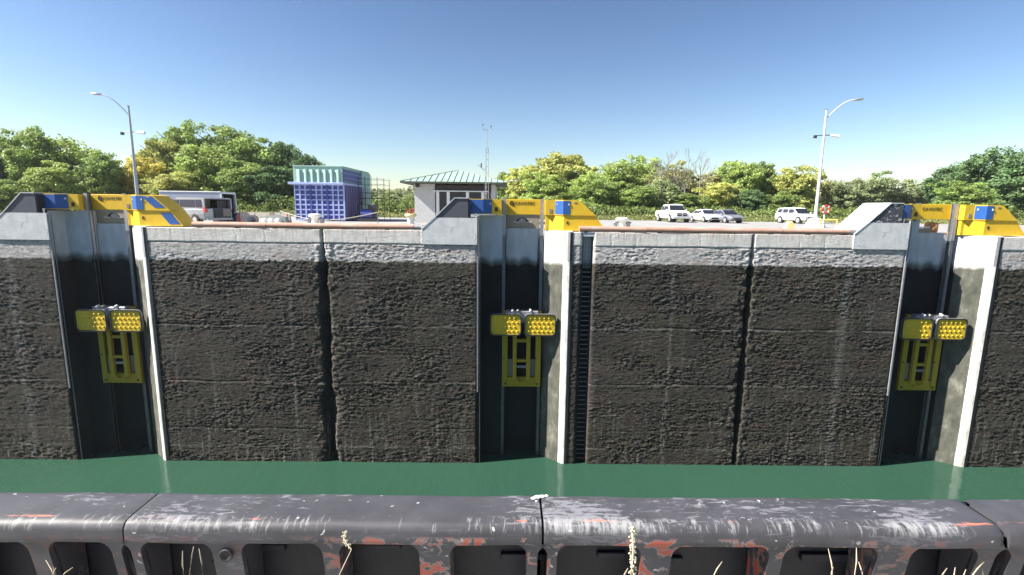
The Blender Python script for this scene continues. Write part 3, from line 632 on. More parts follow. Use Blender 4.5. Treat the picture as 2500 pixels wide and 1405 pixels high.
# ------------------------------------------------------------------ vehicles
def loft(mb, secs):
    n = len(secs[0]); vs = [v for s in secs for v in s]; fs = []
    for i in range(len(secs)-1):
        for k in range(n): fs.append((i*n+k, i*n+(k+1) % n, (i+1)*n+(k+1) % n, (i+1)*n+k))
    fs += [tuple(range(n)), tuple(range(len(vs)-1, len(vs)-n-1, -1))]
    mb.add(vs, fs, False)
def car(loc, rz, lab, kind, paint, group=None, cat='car'):
    t = empty({'truck': 'pickup_truck', 'suv': 'parked_suv', 'van': 'minivan'}.get(kind, 'parked_car'), loc, rz, lab, cat, group)
    # stations: x, half width, bottom, shoulder ; cabin: x, z, half width
    if kind == 'truck':
        st = [(-2.95, .93, .55, 1.20), (-2.9, .98, .48, 1.26), (-1.0, 1.0, .42, 1.26), (.6, 1.0, .42, 1.24), (1.6, 1.0, .42, 1.22), (2.55, .98, .42, 1.16), (2.85, .92, .45, 1.05), (2.92, .85, .5, .95)]
        cb = [(-1.15, 1.22, .93), (-.95, 1.86, .76), (.75, 1.93, .76), (1.5, 1.24, .92)]; wx = (-1.85, 1.95); wr = .42; hw = 1.0
    elif kind == 'suv':
        st = [(-2.35, .85, .5, 1.0), (-2.3, .92, .42, 1.10), (-1.2, .95, .36, 1.12), (.6, .95, .36, 1.08), (1.5, .94, .36, 1.04), (2.15, .90, .4, .95), (2.32, .82, .45, .8)]
        cb = [(-2.28, 1.08, .88), (-2.05, 1.68, .70), (.35, 1.72, .72), (1.2, 1.06, .88)]; wx = (-1.4, 1.42); wr = .37; hw = .95
    elif kind == 'van':
        st = [(-2.4, .88, .45, 1.08), (-2.38, .95, .38, 1.12), (-1.2, .98, .32, 1.12), (.8, .98, .32, 1.06), (1.7, .95, .32, .98), (2.3, .88, .36, .82), (2.45, .75, .42, .7)]
        cb = [(-2.38, 1.10, .93), (-2.33, 1.76, .82), (.3, 1.80, .80), (1.0, 1.55, .80), (1.95, 1.02, .88)]; wx = (-1.5, 1.5); wr = .34; hw = .98
    else:
        st = [(-2.3, .78, .45, .86), (-2.2, .86, .36, .95), (-1.2, .9, .28, .96), (.6, .9, .28, .93), (1.4, .89, .28, .88), (2.1, .84, .32, .76), (2.3, .7, .4, .62)]
        cb = [(-1.75, .93, .80), (-.95, 1.38, .62), (.25, 1.43, .62), (1.15, .92, .80)]; wx = (-1.35, 1.42); wr = .32; hw = .9
    mb = MB(); secs = []
    for x, w_, zb, zs in st:
        half = [(0, zb), (w_*.90, zb), (w_*.97, zb+.12), (w_, (zb+zs)/2), (w_*.97, zs-.10), (w_*.88, zs-.01), (0, zs+.02)]
        secs.append([(x, y, z) for y, z in half]+[(x, -y, z) for y, z in half[-2:0:-1]])
    loft(mb, secs)
    # cabin
    secs = []
    open_rear = kind == 'van'
    for x, z, hwid in cb:
        base = 0.02
        secs.append((x, z, hwid))
    def sec(x, z, hwid, zbelt):
        return [(x, -cbw, zbelt-.04), (x, -hwid, z), (x, hwid, z), (x, cbw, zbelt-.04)]
    cbw = cb[0][2]; zbelt = cb[0][1]
    n = len(cb)
    if open_rear:                                                  # shell so that one sees into the back
        for s in (1, -1):
            mb.prism([(x, z) for x, z, _ in cb], s*(cbw-.04), s*(cbw-.10), 'y')
        for i in range(1, n-1):
            a, b = cb[i], cb[i+1]
            mb.add([(a[0], -a[2]-.02, a[1]), (b[0], -b[2], b[1]), (b[0], b[2], b[1]), (a[0], a[2]+.02, a[1]), (a[0], -a[2], a[1]-.06), (b[0], -b[2], b[1]-.06), (b[0], b[2], b[1]-.06), (a[0], a[2], a[1]-.06)],
                   [(0, 1, 2, 3), (7, 6, 5, 4), (0, 4, 5, 1), (1, 5, 6, 2), (2, 6, 7, 3), (3, 7, 4, 0)])
        mb.build('body', paint, t)
        MB().box(-2.1, .6, -.86, .86, 1.05, 1.15).box(.5, .6, -.8, .8, 1.0, 1.7).build('interior', M['dark'], t)
        MB().box(-2.2, -.8, -.86, -.1, 1.15, 1.62).build('seat', M['dark'], t); MB().box(-1.6, -.9, -.05, .84, 1.16, 1.7).build('lining', M['tan'], t)
        MB().box(-2.47, -2.39, -.80, .30, .52, 1.10).build('cargo_opening', M['dark'], t); MB().box(-2.475, -2.38, -.78, -.30, .60, 1.10).build('lining', M['tan'], t)
        MB().box(-2.6, -2.36, -.86, .86, .36, .50).build('rear_bumper', M['csilver'], t); MB().box(-2.5, -2.3, .84, .93, .9, 1.2).build('tail_light', M['red'], t)
        for y_ in (-.93, .86): MB().box(-2.46, -2.36, y_, y_+.07, 1.05, 1.75).build('rear_pillar', paint, t)
        MB().box(-2.46, -2.3, -.84, .84, 1.70, 1.78).build('rear_header', paint, t)
    else:
        top = [(x, z, w_) for x, z, w_ in cb]
        vs = []; fs = []
        L = [(cb[0][0], cb[0][2], cb[0][1]-.06), (cb[1][0], cb[1][2], cb[1][1]), (cb[2][0], cb[2][2], cb[2][1]), (cb[3][0], cb[3][2], cb[3][1]-.06)]
        vs = [(x, y, z) for x, y, z in L]+[(x, -y, z) for x, y, z in L]+[(cb[1][0]+.15, 0, cb[1][1]+.05), (cb[2][0]-.1, 0, cb[2][1]+.04)]
        fs = [(3, 2, 1, 0), (4, 5, 6, 7), (0, 1, 5, 4), (2, 3, 7, 6), (1, 2, 9, 8), (6, 5, 8, 9), (5, 1, 8), (2, 6, 9)]
        mb.add(vs, fs); mb.build('body', paint, t)
    # windows
    b0, b1, b2, b3 = cb[0], cb[1], cb[-2] if kind != 'van' else cb[2], cb[-1]
    for s in (1, -1):
        y0, y1 = b0[2]+.005, b1[2]+.012
        def pt(x, f): return (x, s*((y0+(y1-y0)*f) if kind != 'van' else cbw-.03), zbelt+.0+(b1[1]-zbelt)*f)
        rx0, rx1 = b0[0], b1[0]; fx0, fx1 = (b3[0], b2[0])
        if kind == 'van': segs = [(-2.2, -2.12, -1.55, -1.55), (-1.45, -1.45, .1, .1), (.2, .2, 1.5, .75)]
        elif kind == 'truck': segs = [(-.98, -.88, -.35, -.35), (-.25, -.25, 1.25, .78)]
        elif kind == 'suv': segs = [(-2.1, -1.95, -1.35, -1.25), (-1.2, -1.2, -.35, -.35), (-.27, -.27, .95, .35)]
        else: segs = [(-1.45, -.95, -.4, -.4), (-.32, -.32, .9, .2)]
        for a, b, c, d in segs:
            q = [pt(a, .12), pt(c, .12), pt(d, .84), pt(b, .84)]
            mb = MB(); off = Vector((0, s*.012, 0)); mb.add(q+[Vector(v)+off for v in q], [(0, 1, 2, 3), (4, 5, 6, 7), (0, 1, 5, 4), (1, 2, 6, 5), (2, 3, 7, 6), (3, 0, 4, 7)])
            mb.build('window', M['tint'], t)
    def screen(a, b, name, sgn):
        q = []
        for f, g in ((.12, .9), (.85, .92)):
            x = a[0]+(b[0]-a[0])*f; z = a[1]+(b[1]-a[1])*f; y = (a[2]+(b[2]-a[2])*f)*g
            q.append((x+.02*sgn, y, z+.02))
        v = [(q[0][0], -q[0][1], q[0][2]), q[0], q[1], (q[1][0], -q[1][1], q[1][2])]
        mb = MB(); mb.add(v+[(x-.03*sgn, y, z-.03) for x, y, z in v], [(0, 1, 2, 3), (7, 6, 5, 4), (0, 1, 5, 4), (1, 2, 6, 5), (2, 3, 7, 6), (3, 0, 4, 7)]); mb.build(name, M['glass'], t)
    screen(cb[-1], cb[-2], 'windscreen', 1)
    if not open_rear: screen(cb[0], cb[1], 'rear_window', -1)
    for wxx in wx:
        for s in (1, -1):
            MB().tube([(wxx, s*(hw-.3), wr+.02), (wxx, s*(hw+.004), wr+.02)], wr*1.16, 20).build('wheel_arch', M['dark'], t)
            wh = MB().tube([(wxx, s*(hw-.22), wr), (wxx, s*(hw+.02), wr)], wr, 20).build('wheel', M['tyre'], t)
            MB().tube([(wxx, s*(hw+.0), wr), (wxx, s*(hw+.032), wr)], wr*.66, 16).build('rim', M['chrome'], wh)
    fx = st[-1][0]
    for s in (1, -1):
        MB().bbox(fx-.22, fx-.02, s*.50-.16, s*.50+.20 if s > 0 else s*.50+.16, st[-1][3]-.14, st[-1][3]+.02, .03).build('headlight', M['lamp'], t)
        MB().bbox(st[0][0]-.02, st[0][0]+.1, s*.78-.1, s*.78+.1, st[0][3]-.22, st[0][3]-.02, .02).build('tail_light', M['red'], t)
    if kind == 'truck':
        MB().bbox(fx-.05, fx+.03, -.55, .55, .68, 1.02, .03).build('grille', M['dark'], t)
        MB().box(fx+.031, fx+.05, -.55, .55, .83, .87).box(fx+.031, fx+.05, -.05, .05, .68, 1.02).build('grille_bar', M['chrome'], t)
        MB().bbox(fx-.1, fx+.12, -.95, .95, .42, .64, .05).build('front_bumper', M['chrome'], t)
        MB().box(-2.8, -1.22, -.85, .85, 1.262, 1.30).build('bed_cover', M['dark'], t)
    else:
        MB().bbox(fx-.04, fx+.02, -.42, .42, st[-1][2]-.02, st[-1][3]-.06, .02).build('grille', M['dark'], t)
    for s in (1, -1):
        MB().bbox(cb[-1][0]-.35, cb[-1][0]-.2, s*(hw+.02)-.02, s*(hw+.16)+.0, zbelt+.02, zbelt+.16, .02).build('mirror', paint, t) if kind != 'x' else None
    return t
g4 = 'cars parked in front of the trees'
def ground_at(px, Y): p = P(px, 520, Y=Y); return (p.x, p.y, 0)
car(ground_at(1642, 57), R(-88), 'white pickup truck with dark grille, leftmost of the parked vehicles', 'truck', M['cwhite'], g4, 'pickup truck')
car(ground_at(1722, 58), R(-84), 'white sedan parked between the pickup truck and the silver sedan', 'sedan', M['cwhite'], g4)
car(ground_at(1772, 56), R(-82), 'silver sedan at the right end of the row beside the pickup', 'sedan', M['csilver'], g4)
car(ground_at(1945, 57), R(-80), 'white SUV parked alone just left of the right lamp post', 'suv', M['cwhite'], g4, 'SUV')
car((-20.95, 34.3, 0), R(153), 'silver minivan with open tailgate in front of the trailer', 'van', M['cgrey'], None, 'minivan')

# cargo trailer
t = empty('cargo_trailer', (-25.9, 38.2, 0), R(3), 'white enclosed cargo trailer with open dark rear end behind the minivan', 'trailer')
t.scale = (1, 1, .9); tl = plain('trailer_skin', (.34, .37, .47), .4, .1, .06, 2)
MB().box(0, 4.4, 0, .05, .55, 2.5).box(0, 4.4, 2.15, 2.2, .55, 2.5).box(0, .05, .05, 2.15, .55, 2.5).build('side_panel', tl, t)
MB().bbox(-.03, 4.45, -.03, 2.23, 2.5, 2.56, .02).build('roof', M['white'], t); MB().box(0, 4.4, 0, 2.2, .45, .55).build('floor', M['dark'], t)
for y in (-.02, 2.14): MB().box(4.38, 4.48, y, y+.09, .5, 2.5).build('corner_post', M['white'], t)
MB().box(4.38, 4.48, -.02, 2.23, 2.38, 2.5).build('header', M['white'], t)
for x in (1.8, 2.6): MB().tube([(x, -.02, .36), (x, .2, .36)], .36, 18).build('wheel', M['tyre'], t)
MB().box(.1, 4.3, 2.08, 2.14, .56, 2.4).box(.1, 4.3, .06, .12, .56, 2.4).box(.08, .14, .12, 2.08, .56, 2.4).box(.1, 4.3, .1, 2.1, 2.4, 2.49).build('interior', M['dark'], t); MB().box(2.2, 3.0, 1.2, 2.0, .56, 1.5).build('load', M['tan'], t)  # dark lining boxes stand in for the shade inside the trailer
MB().tube([(4.5, .1, 2.2), (5.0, -.1, .7)], .04, 6).build('door_strut', M['steel'], t)

# ------------------------------------------------------------------ blue lock gate section with green top, on the deck
gx, gy = -18.75, 45.0; gw, gd = 4.3, 8.3
t = empty('gate_section', (gx, gy, 0), 0, 'tall blue steel gate section with a green ribbed top standing on the deck', 'gate section')
t.scale = (1, 1, .915); lb = mat_paint('pale_blue_steel', (.36, .42, .68), dcol=(.2, .2, .4)); db = mat_paint('deep_blue_steel', (.065, .085, .32), dcol=(.05, .05, .2)); gn = mat_paint('sea_green_steel', (.30, .48, .42), dcol=(.15, .3, .28))
mb = MB()
for i in range(10): mb.box(i*gw/9-.06 if i else 0, i*gw/9+.06, 0, .14, .12, 3.44)
for j in range(8): mb.box(0, gw, .01, .13, .12+j*3.26/7-.02, .22+j*3.26/7)
mb.build('lattice', lb, t)
pan = None
for i in range(9):
    for j in range(7):
        if pan is None: o = pan = MB().box(.05, gw/9-.05, .09, .13, 0, 3.26/7-.09).build('panel', db, t)
        else: o = pan.copy(); COL.objects.link(o)
        o.location = (i*gw/9, .004*((i*7+j*3) % 5), .205+j*3.26/7)
for i in (3, 6): MB().box(i*gw/9-.07, i*gw/9+.07, -.02, .16, .12, 3.44).build('column', M['dark'] if 0 else db, t)
MB().box(.02, gw-.02, .15, gd-.1, .1, 3.44).build('core', db, t)
mb = MB()
for k in range(12): y = .5+k*.65; mb.box(gw-.02, gw+.13, y, y+.16, .12, 3.44)
mb.build('side_rib', plain('violet_steel', (.16, .15, .28), .6), t)  # purple-blue ribs down the right-hand side
MB().box(gw-.02, gw+.05, .1, gd-.1, .12, .3).build('side_sill', M['steel'], t)
MB().bbox(-.38, gw+.1, -.3, gd-2.4, 3.442, 3.66, .02).build('ledge', lb, t)
MB().box(0, gw-.05, .0, gd-.0, 3.662, 5.12).build('top_box', gn, t)
mb = MB()
for i in range(7): u = .42+i*.56; mb.prism([(u-.12, -.02), (u+.12, -.14), (u+.20, -.14), (u+.23, -.01)], 3.665, 4.85, 'z')
mb.build('rib', gn, t); MB().bbox(-.04, gw+.0, -.06, gd, 5.12, 5.20, .01).build('cap', gn, t)
MB().box(gw-.048, gw+.0, .15, 5.4, 3.72, 4.98).build('blue_panel', db, t)
for z in (3.75, 4.1, 4.55, 4.9): MB().box(gw+.001, gw+.06, .1, 5.4, z, z+.05).build('side_rail', M['steel'], t)
MB().box(gw-.5, gw+.12, 5.42, gd+.02, .3, 5.05).build('end_column', gn, t)
# scaffold
t = empty('scaffold', (-14.3, 49.0, 0), 0, 'steel tube scaffold standing against the right side of the blue gate section', 'scaffold')
for x in (0, 1.2, 2.4):
    for y in (0, 2.2): MB().tube([(x, y, 0), (x, y, 3.9+(.3 if x < 2 else 0))], .026, 6).build('upright', M['dark'], t)
for z in (1.5, 2.6, 3.4, 3.9):
    mb = MB()
    for y in (0, 2.2): mb.tube([(-.3, y, z), (2.5, y, z)], .018, 6)
    mb.build('ledger', M['dark'], t)
MB().box(-.2, 2.5, 0, 2.2, 2.05, 2.1).build('boards', M['bark'], t)
# dark machinery next to it
t = empty('machinery', (-12.6, 45.6, 0), 0, 'dark pump machinery with blue drum at the foot of the scaffold', 'machine')
MB().bbox(-.9, .9, -.4, .5, 0, .25, .03).build('skid', M['dark'], t); MB().tube([(-.5, 0, .7), (.5, 0, .7)], .42, 16).build('drum', db, t)
MB().bbox(.1, .8, -.3, .4, .25, 1.5, .05).build('engine', M['dark'], t); MB().tube([(-.7, 0, .3), (-.8, .1, 1.4), (-.4, .1, 1.7)], .06, 8).build('exhaust', M['dark'], t)

# ------------------------------------------------------------------ control building
bx, by = -8.1, 44.0
t = empty('control_building', (bx, by, 0), 0, 'small pale block building with green metal hip roof and bay windows', 'building')
blk = Mt('painted_block'); br = blk.N.new('ShaderNodeTexBrick'); blk.L.new(blk.pos((1, 1, 1), rot=(math.pi/2, 0, 0)), br.inputs['Vector'])
br.inputs['Scale'].default_value = 2.4; br.inputs['Mortar Size'].default_value = .012; br.inputs[1].default_value = (.50, .49, .48, 1); br.inputs[2].default_value = (.56, .55, .54, 1); br.inputs[3].default_value = (.40, .39, .38, 1)
blkm = blk.out(br.outputs[0], .85, 0, None, .3)
W_, D_ = 6.9, 6.0
MB().box(0, 1.75, 0, D_, 0, 3.29).build('wall', blkm, t); MB().box(1.751, W_, 1.3, D_, 0, 3.29).build('wall', blkm, t)
MB().box(W_-.35, W_, 0, 1.3, 0, 3.29).build('wall', blkm, t)
# bay with mullions and dark panes
MB().box(1.76, W_-.36, -.05, 1.3, 2.75, 3.15).build('bay_header', plain('dark_fascia', (.05, .035, .035), .6), t)
MB().box(1.6, W_-.6, -.25, .3, 2.66, 2.745).build('awning', M['white'], t)
for x in (1.85, 2.75, 4.4, 5.7): MB().bbox(x, x+.26, -.0, .14, 0, 2.65, .02).build('mullion', M['white'], t)
for a, b in ((2.11, 2.75), (3.01, 4.4), (4.66, 5.7)):
    f = MB().box(a, b, .06, .1, .9, 2.6).build('pane', M['glass'], t)
MB().box(1.8, W_-.4, .02, .12, 0, .88).build('bay_sill', M['white'], t)
# hip roof
z0, z1 = 3.45, 4.62; o_ = 1.0
A = [(-o_, -o_, z0), (W_+o_, -o_, z0), (W_+o_, D_+o_, z0), (-o_, D_+o_, z0)]; Rg = [(3.3, 3.0, z1), (3.7, 3.0, z1)]
gr = Mt('green_roof_metal'); grm = gr.out(gr.ramp(gr.noise(gr.pos(), 1.3, 5, .6), [(.3, (.24, .36, .29)), (.7, (.33, .45, .38))]), .5, .1)
rf = MB().add(A+Rg, [(0, 1, 5, 4), (1, 2, 5), (2, 3, 4, 5), (3, 0, 4)]).build('roof', grm, t)
MB().box(-o_, W_+o_, -o_, D_+o_, z0-.14, z0-.001).build('fascia', plain('dark_green_trim', (.06, .07, .05), .6), t)
sm = plain('seam_trim', (.14, .2, .17), .5)
sb = MB().box(-.03, .03, 0, .05, 0, .06).build('seam', sm, rf) if False else None
for k in range(17):
    x = -o_+.3+k*(W_+2*o_-.6)/16
    # seam runs from the eave straight up the slope until it meets a hip
    f = min(1, (x+o_)/(3.3+o_), (W_+o_-x)/(W_+o_-3.7))
    a = Vector((x, -o_, z0)); b = Vector((x, -o_+(3+o_)*f, z0+(z1-z0)*f))
    if f > .05: MB().tube([a+Vector((0, 0, .02)), b+Vector((0, 0, .02))], .035, 4, smooth=False).build('seam', sm, rf)
for a, b in ((A[0], Rg[0]), (A[1], Rg[1])): MB().tube([a, b], .05, 5).build('seam', sm, rf)
MB().tube([(W_+o_, -o_+.1, 3.55), (W_+o_+.8, -o_+.1, 3.62)], .05, 6).build('gutter_spout', M['white'], t)
MB().bbox(.15, .45, -.3, -.0, 3.0, 3.3, .04).build('flood_light', M['dark'], t)
# weather mast
mx = P(1188, 500, Y=42.6).x
t = empty('lattice_mast', (mx, 42.6, 0), 0, 'thin lattice radio mast with forked top beside the green roof', 'mast')
hz = P(1187, 362, Y=42.6).z; zt = P(1187, 305, Y=42.6).z
for a in (0, 120, 240): MB().tube([(.17*math.cos(R(a+20)), .17*math.sin(R(a+20)), 0), (.14*math.cos(R(a+20)), .14*math.sin(R(a+20)), hz)], .02, 6).build('upright', M['steel'], t)
k = .3
while k < hz:
    pts = [(.16*math.cos(R(a+20)), .16*math.sin(R(a+20)), k) for a in (0, 120, 240, 0)]; MB().tube(pts, .014, 4).build('brace', M['steel'], t); k += .55
MB().tube([(0, 0, hz-.2), (0, 0, zt-.35)], .03, 8).build('top_pole', M['steel'], t)
MB().tube([(-.34, 0, zt), (-.34, 0, zt-.35), (.34, 0, zt-.5), (.34, 0, zt-.15)], .022, 6).build('fork', M['steel'], t)
for s in (-1, 1): MB().lathe([(0, 0), (.05, .02), (.05, .1), (0, .12)], (s*.34, 0, zt-.05 if s < 0 else zt-.18), 8).build('sensor', M['dark'], t)
MB().tube([(-.15, 0, 4.35), (-.45, 0, 4.6), (-.75, 0, 4.85)], .018, 5).tube([(-.45, 0, 4.6), (-.45, 0, 4.95)], .05, 6).build('side_sensor', M['dark'], t)
# ------------------------------------------------------------------ street lamps
def lamp(px, Y, ytop, yarm, dirx, lab, col, base):
    x = P(px, 520, Y=Y).x; zt = P(px, ytop, Y=Y).z; za = P(px, yarm, Y=Y).z
    t = empty('street_lamp', (x, Y, 0), 0, lab, 'street lamp', 'tall curved arm street lamps behind the lock wall')
    MB().tube([(0, 0, 0), (0, 0, zt*.5), (0, 0, zt)], [.15, .11, .07], 12).build('pole', col, t)
    MB().tube([(0, 0, zt), (0, 0, zt+.03)], .10, 10).build('pole_cap', M['dark'], t)
    L = 2.25; z0 = zt-.75
    arm = [(dirx*L*f, 0, z0+(za-z0)*math.sin(f*math.pi/2)) for f in [0, .12, .25, .4, .55, .7, .85, 1]]
    MB().tube(arm, .045, 8).build('arm', col, t)
    q = za
    MB().lathe([(0, -.5), (.10, -.42), (.17, -.1), (.16, .2), (.06, .42), (0, .45)], (0, 0, 0), 12, Matrix.Translation((dirx*(L+.3), 0, q+.03)) @ Matrix.Rotation(R(84)*dirx, 4, 'Y') @ Matrix.Scale(.6, 4, (1, 0, 0))).build('lamp_head', M['steel'], t)
    zc = zt-2.1
    MB().tube([(-.75*1, 0, zc), (.75, 0, zc+.06)], .035, 6).build('cross_arm', M['dark'] if base else col, t)
    MB().bbox(-.85, -.62, -.1, .1, zc-.22, zc+.02, .02).build('camera_box', M['dark'], t)
    MB().tube([(.55, 0, zc+.02), (1.2, -.1, zc-.05)], [.11, .13], 10).build('flood_light', M['white'], t)
    return t
lamp(318+22, 44, 260, 232, -1, 'left street lamp with its arm curving left, rising behind the leftmost mooring unit', plain('lamp_pole_grey', (.30, .33, .38), .5, .3), False)
l2 = lamp(1992, 44, 268, 243, 1, 'right street lamp with its arm curving right, on a white conical base', plain('lamp_pole_pale', (.58, .56, .55), .5, .1), True)
MB().lathe([(.85, 0), (.8, .12), (.45, .75), (.35, .8), (0, .8)], (0, 0, 0), 16).build('pole_base', M['white'], l2)
MB().bbox(-.32, .3, -.3, .3, 0, 1.0, .03).build('cabinet', M['white'], bpy.data.objects['street_lamp'])
# life ring and its post next to the right lamp
lx = l2.location.x
t = empty('life_ring_stand', (lx+.25, 43.2, 0), 0, 'red and white life ring hung on a post at the foot of the right lamp', 'life ring')
MB().tube([(0, 0, 0), (0, 0, 1.9)], .05, 8).build('post', M['white'], t)
rr = [(.30*math.cos(2*math.pi*k/20), -.12, 1.55+.30*math.sin(2*math.pi*k/20)) for k in range(21)]
MB().tube(rr, .085, 10).build('ring', M['red'], t)
for k in (2, 7, 12, 17): MB().tube([rr[k], rr[k+1]], .095, 10).build('band', M['white'], t)

# ------------------------------------------------------------------ bollards and clutter on the deck
def bollard(px, Y, lab):
    x = P(px, 540, Y=Y).x
    t = empty('mooring_bollard', (x, Y, 0), 0, lab, 'bollard', 'mooring bollards behind the edge pipe')
    MB().bbox(-.55, .55, -.4, .4, 0, .09, .02).build('base_plate', plain('bollard_base', (.45, .38, .2), .7), t)
    MB().lathe([(.30, .09), (.24, .2), (.22, .5), (.30, .62), (.42, .68), (.42, .78), (.30, .84), (0, .86)], (0, 0, 0), 18).build('post', M['white'], t)
    for s in (-1, 1): MB().lathe([(.16, .09), (.13, .2), (.13, .42), (.20, .5), (.20, .56), (0, .6)], (s*.42, .05, 0), 12).build('horn', M['csilver'], t)
    return t
bollard(770, 33.0, 'white mooring bollard in front of the blue gate section')
bollard(1519, 33.0, 'white mooring bollard left of the parked pickup truck')
def cone(px, Y, lab, h=.72):
    x = P(px, 540, Y=Y).x; t = empty('traffic_cone', (x, Y, 0), 0, lab, 'traffic cone', 'orange traffic cones on the deck')
    MB().box(-.19, .19, -.19, .19, 0, .04).build('base', M['orange'], t); MB().lathe([(.15, .04), (.035, h), (0, h)], (0, 0, 0), 14).build('body', M['orange'], t)
    MB().lathe([(.112, h*.36), (.085, h*.56)], (0, 0, 0), 14).build('reflective_band', M['white'], t)
cone(473, 33.5, 'orange cone beside the minivan, leftmost of the cones', .9); cone(585, 34, 'orange cone right of the dark bin', .72); cone(702, 37, 'orange cone left of the blue gate section', .8); 
x = P(566, 540, Y=35).x
t = empty('dark_bin', (x, 35, 0), R(8), 'dark grey lidded bin with a pole leaning on it beside the trailer', 'bin')
MB().prism([(-.36, 0), (.36, 0), (.44, .72), (-.44, .72)], -.3, .3, 'y').build('tub', plain('bin_plastic', (.07, .08, .11), .5), t); MB().bbox(-.47, .47, -.34, .34, .72, .8, .02).build('lid', M['dark'], t)
x = P(527, 540, Y=33.6).x
t = empty('white_bucket', (x, 33.6, 0), 0, 'white bucket standing right of the minivan bumper', 'bucket'); MB().lathe([(.13, 0), (.17, .38), (.16, .38), (.12, .02)], (0, 0, 0), 14).build('pail', M['white'], t)
MB().tube([(.17*math.cos(R(a)), 0, .36+.12*math.sin(R(a))) for a in range(0, 181, 20)], .008, 5).build('handle', M['steel'], t)
x = P(667, 540, Y=34.5).x
t = empty('covered_pallet', (x, 34.5, 0), 0, 'low pile of white sacks under a grey net near the middle of the deck', 'pallet')
MB().box(-.85, .85, -.5, .5, 0, .12).build('pallet', M['bark'], t)
for i, u in enumerate((-.45, .0, .45)): MB().bbox(u-.2, u+.2, -.45, -.05, .12, .50, .1).build('sack', M['white'], t)
mb = MB(); 
net = plain('grey_netting', (.28, .29, .27), .9)
mb.prism([(-.9, .1), (.9, .1), (.82, .60), (.4, .74), (-.2, .70), (-.75, .58)], -.04, .5, 'y'); mb.build('net_cover', net, t)
x = P(618, 540, Y=35).x
t = empty('cable_reel', (x, 35, 0), R(20), 'grey cable reel lying left of the covered pallet', 'cable reel')
for y in (-.25, .25): MB().tube([(0, y, .34), (0, y+.04, .34)], .34, 20).build('flange', M['steel'], t)
MB().tube([(0, -.25, .34), (0, .25, .34)], .2, 16).build('core', M['dark'], t)
# low concrete barriers behind the clutter
for i, (px, lab) in enumerate(((600, 'pale concrete barrier behind the dark bin'), (650, 'pale concrete barrier behind the cable reel'), (685, 'pale concrete barrier nearest the left cone of the blue gate section'))):
    x = P(px, 540, Y=39).x; t = MB().prism([(-.3, 0), (.3, 0), (.14, .35), (.1, .8), (-.1, .8), (-.14, .35)], 0, 1.5, 'x')
    o = t.build('concrete_barrier', plain('barrier_concrete', (.44, .40, .34), .9, 0, .15, 3), None, label=lab, cat='barrier', group='concrete barriers on the deck'); o.location = (x-.75, 39, 0)
# rope barrier
def pz(px, py, Y): return tuple(P(px, py, Y=Y))
posts = [(684, 515, 37), (770, 541, 35.5), (922, 520, 37), (1010, 530, 37)]
rb = empty('rope_barrier', (P(684, 540, Y=37).x, 37, 0), 0, 'sagging pale rope barrier strung on thin posts before the blue gate section', 'rope barrier')
o0 = rb.location
for px, py, Y in posts[:3:2]:
    p = P(px, py, Y=Y); MB().tube([Vector((p.x, p.y, 0))-o0, p-o0], .03, 6).build('post', M['steel'], rb)
a, b, c = P(684, 516, Y=37), P(780, 540, Y=36), P(922, 519, Y=37)
pts = []
for k in range(13):
    f = k/12; q = a.lerp(b, f); q.z += .05*math.sin(f*math.pi)-.12*math.sin(f*math.pi); pts.append(q-o0)
for k in range(1, 17):
    f = k/16; q = b.lerp(c, f); q.z -= .10*math.sin(f*math.pi); pts.append(q-o0)
MB().tube(pts, .03, 6).build('rope', plain('pale_rope', (.5, .46, .36), .9), rb)
# planter with red flowers
x = P(1003, 540, Y=37).x
t = empty('planter', (x, 37, 0), 0, 'white pedestal planter with yellow rim and red flowers left of the building', 'planter')
MB().lathe([(.24, 0), (.26, .5), (.30, .62)], (0, 0, 0), 14).build('pedestal', M['white'], t); MB().lathe([(.30, .62), (.42, .68), (.42, .84), (.3, .86), (0, .8)], (0, 0, 0), 14).build('rim', plain('pale_yellow_rim', (.7, .6, .3), .6), t)
mb = MB(); rnd = random.Random(4)
for k in range(30):
    p = (rnd.uniform(-.25, .25), rnd.uniform(-.2, .2), .88+rnd.random()*.35); mb.lathe([(0, -.05), (.05, 0), (0, .05)], p, 6)
mb.build('flowers', plain('red_flowers', (.5, .06, .09), .7), t, kind='stuff')
MB().tube([(0, 0, .8), (.02, 0, 1.15)], .1, 8).build('foliage', M['grass'], t)
# yellow equipment at the right
x = P(1927, 545, Y=38.5).x
t = empty('yellow_marker', (x, 38.5, 0), 0, 'small pale yellow wedge marker on the deck in front of the white SUV', 'marker')
MB().prism([(-.3, 0), (.3, 0), (.3, .35), (.1, .62), (-.12, .55)], -.22, .22, 'y').build('wedge', plain('pale_yellow', (.75, .68, .28), .5), t); MB().box(-.34, .34, -.26, .26, 0, .03).build('foot', M['dark'], t)
x = P(1903, 552, Y=37).x
t = empty('steel_plate', (x, 37, 0), R(10), 'dark rusty plate lying flat on the deck beside the yellow marker', 'plate'); MB().bbox(-.4, .4, -.6, .6, 0, .10, .02).build('sheet', M['dark'], t); MB().tube([(-.1, 0, .1), (-.1, 0, .16), (.1, 0, .16), (.1, 0, .1)], .015, 5).build('handle', M['red'], t)
ypm = plain('barrier_yellow', (.72, .58, .16), .5)
x0, x1 = P(1998, 545, Y=41).x, P(2043, 545, Y=41).x
t = empty('yellow_barrier', (x0, 41, 0), 0, 'low yellow tube barrier between the right lamp and the white abutment', 'barrier')
for u in (.2, x1-x0): MB().tube([(u, 0, 0), (u, 0, .72)], .07, 8).build('post', ypm, t)
MB().tube([(0, 0, .70), (x1-x0+.05, 0, .70)], .055, 8).build('rail', ypm, t); MB().tube([(0, 0, .42), (x1-x0, 0, .42)], .03, 8).build('rail', M['steel'], t)

